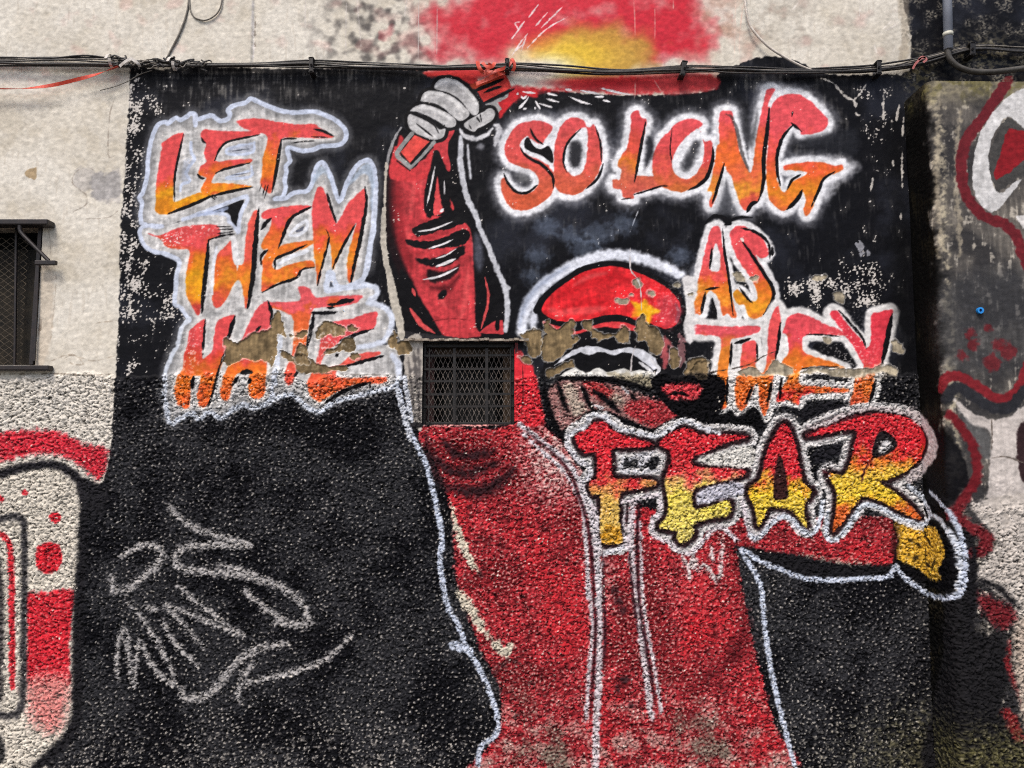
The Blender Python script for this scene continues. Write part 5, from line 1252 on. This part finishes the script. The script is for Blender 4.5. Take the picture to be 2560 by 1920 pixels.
def wrap(px, py, n, r, lean, w, m, name, label, cat, y=-.042):
    """tape wound round the bundle"""
    mb = MB(); c = at(px, py, y)
    pts = []; 
    for k in range(n * 12 + 1):
        t = k / 12 * 2 * math.pi
        pts.append((c[0] + lean * (k / (n * 12) - .5) + .006 * math.sin(t * .5), c[1] - r * math.cos(t), c[2] + r * 1.15 * math.sin(t)))
    pts = np.array(pts); base = len(mb.v)
    for p in pts:
        for dx_ in (-w / 2, w / 2):
            for s_ in (1.0, .93):
                mb.v.append((p[0] + dx_, c[1] + (p[1] - c[1]) * s_, c[2] + (p[2] - c[2]) * s_))
    for i in range(len(pts) - 1):
        a = base + i * 4
        for q in ((0, 2, 6, 4), (1, 5, 7, 3), (0, 4, 5, 1), (2, 3, 7, 6)):
            mb.f.append(tuple(a + v for v in q))
    return tag(mb.build(name, m), label, cat)
wrap(276, 152, 1, .032, .02, .016, M_TAPEW, 'tape', 'white tape wound round the cables, leftmost of three', 'tape')
wrap(432, 160, 1, .034, .03, .016, M_TAPEW, 'tape', 'white tape wound round the cables at the right end of the splice', 'tape')
mb = MB()
mb.ribbon(catmull(np.array([at(299, 166, -.075), at(312, 155, -.082), at(328, 147, -.082), at(344, 158, -.078), at(350, 167, -.06)]), False), .017, .0015)
tag(mb.build('tape', M_TAPEW), 'white tape folded into a peak over the cable splice', 'tape')
# orange straps
mb = MB()
p3 = catmull(np.array([at(*q, -.05) for q in ((-120, 214), (-20, 221), (60, 221), (130, 213), (195, 198), (250, 183), (296, 166))]), False, 10)
mb.ribbon(p3, .020, .0016, twist=[.5 + .9 * math.sin(k * .13) for k in range(len(p3))])
tag(mb.build('strap', M_ORANGE), 'orange strap sagging below the cables at the left edge', 'strap')
kn = empty('strap_knot', tuple(at(1230, 165, -.05)))
tag(kn, 'orange strap knotted round the cables above the painted glove', 'strap')
def kpart(pts, w, name='loop', y=-.07):
    p3 = catmull(np.array([at(a, b, y - .012 * math.sin(i * 1.3)) for i, (a, b) in enumerate(pts)]), False, 8)
    return sub(MB().ribbon(p3, w, .002, twist=[.35 * math.sin(k * .3) for k in range(len(p3))]).build(name, M_ORANGE), kn)
kpart([(1194, 152), (1196, 165), (1204, 178), (1210, 184), (1220, 172), (1226, 158)], .022)
kpart([(1206, 156), (1216, 166), (1230, 166), (1238, 156)], .020, y=-.078)
kpart([(1212, 184), (1235, 178), (1262, 170), (1276, 158), (1280, 148)], .018, y=-.06)
kpart([(1279, 146), (1285, 156), (1286, 168), (1282, 178)], .018, y=-.08)
kpart([(1190, 210), (1215, 200), (1240, 188), (1262, 180)], .026, 'tail', y=-.035)
mb = MB()
for q in (((2282, 172), (2290, 158), (2303, 146), (2314, 144)), ((2296, 150), (2306, 142), (2316, 148), (2308, 156))):
    mb.ribbon(catmull(np.array([at(a, b, -.075) for a, b in q]), False), .012, .0016)
tag(mb.build('strap', mat('faded_red_strap', (190, 120, 116), .6, rgb2=(150, 80, 76), scale=60)), 'faded red strap tied round the cables near the pipe', 'strap')

def clip(px, py, h, w, label, tilt=0.0):
    r = empty('cable_clip', tuple(at(px, py, 0)))
    tag(r, label, 'cable clip', 'clips holding the cable bundle')
    a, b = at(px, py - h / 2, -.066), at(px + tilt, py + h / 2, -.066)
    sub(MB().bar(a, b, w, .008).build('band', M_STEEL, None, .003), r)
    sub(MB().box(a[0] - w / 2 - .003, a[0] + w / 2 + .003, -.070, -.004, a[2] - .012, a[2] - .002).build('lug', M_STEEL, None, .002), r)
    sub(MB().box(b[0] - w / 2 - .003, b[0] + w / 2 + .003, -.070, -.004, b[2] + .002, b[2] + .012).build('lug', M_STEEL, None, .002), r)
    sub(MB().tube([at(px, py, -.070), at(px, py, -.078)], .007, 6).build('bolt', M_STEEL), r)
clip(778, 162, 40, .024, 'black iron clip over the cables above the T of the first word')
clip(1712, 170, 38, .028, 'black iron clip over the cables above the words at the right of the sunset', -6)
clip(2198, 168, 36, .026, 'black iron clip over the cables just left of the faded red strap')
clip(2432, 122, 34, .030, 'rusty clip carrying the cables right of the grey pipe')
clip(1268, 160, 30, .020, 'black iron clip beside the orange strap knot')

pr = empty('drain_pipe', tuple(at(2371, 122, -.05)))
tag(pr, 'light grey plastic pipe running down the dark wall at the upper right', 'pipe')
sub(MB().tube([at(2364, -420, -.05), at(2366, -100, -.05), at(2371, 124, -.05)], .0245, 20).build('pipe', M_PVC, smooth=True), pr)
sub(MB().tube([at(2370, 82, -.05), at(2370, 92, -.05)], .0270, 20).build('coupling', mat('pvc_joint', (186, 184, 170), .5, scale=10), smooth=True), pr)
o = MB().tube(catmull(np.array([at(2368, 120, -.05), at(2372, 142, -.05), at(2384, 158, -.05), at(2404, 171, -.05), at(2435, 179, -.055), at(2480, 180, -.06), at(2520, 176, -.06), at(2570, 170, -.06), at(2760, 150, -.06)]), False, 8), .0165, 14).build('conduit', M_COND, smooth=True)
tag(o, 'dark grey conduit bending right below the light grey pipe', 'conduit')

# blue plastic plug in the side wall
pc = at(2451, 776, -DEP - .012)
pl = empty('wall_plug', tuple(pc))
tag(pl, 'small bright blue round plug in the side wall', 'plug')
M_BLUE = mat('blue_plastic', (40, 140, 214), .4, rgb2=(28, 116, 190), scale=60, bump=.1)
ring = MB(); n = 24
for k in range(n):
    a = 2 * math.pi * k / n
    for rr, yy in ((.017, .014), (.017, -.004), (.008, -.004), (.008, .010)):
        ring.v.append((pc[0] + rr * math.cos(a), pc[1] + yy, pc[2] + rr * math.sin(a)))
for k in range(n):
    for j in range(4):
        ring.f.append((k * 4 + j, k * 4 + (j + 1) % 4, ((k + 1) % n) * 4 + (j + 1) % 4, ((k + 1) % n) * 4 + j))
sub(ring.build('rim', M_BLUE), pl)
sub(MB().tube([(pc[0], pc[1] + .006, pc[2]), (pc[0], pc[1] + .010, pc[2])], .0082, 16).build('hole', mat('plug_hole', (24, 54, 90), .7)), pl)
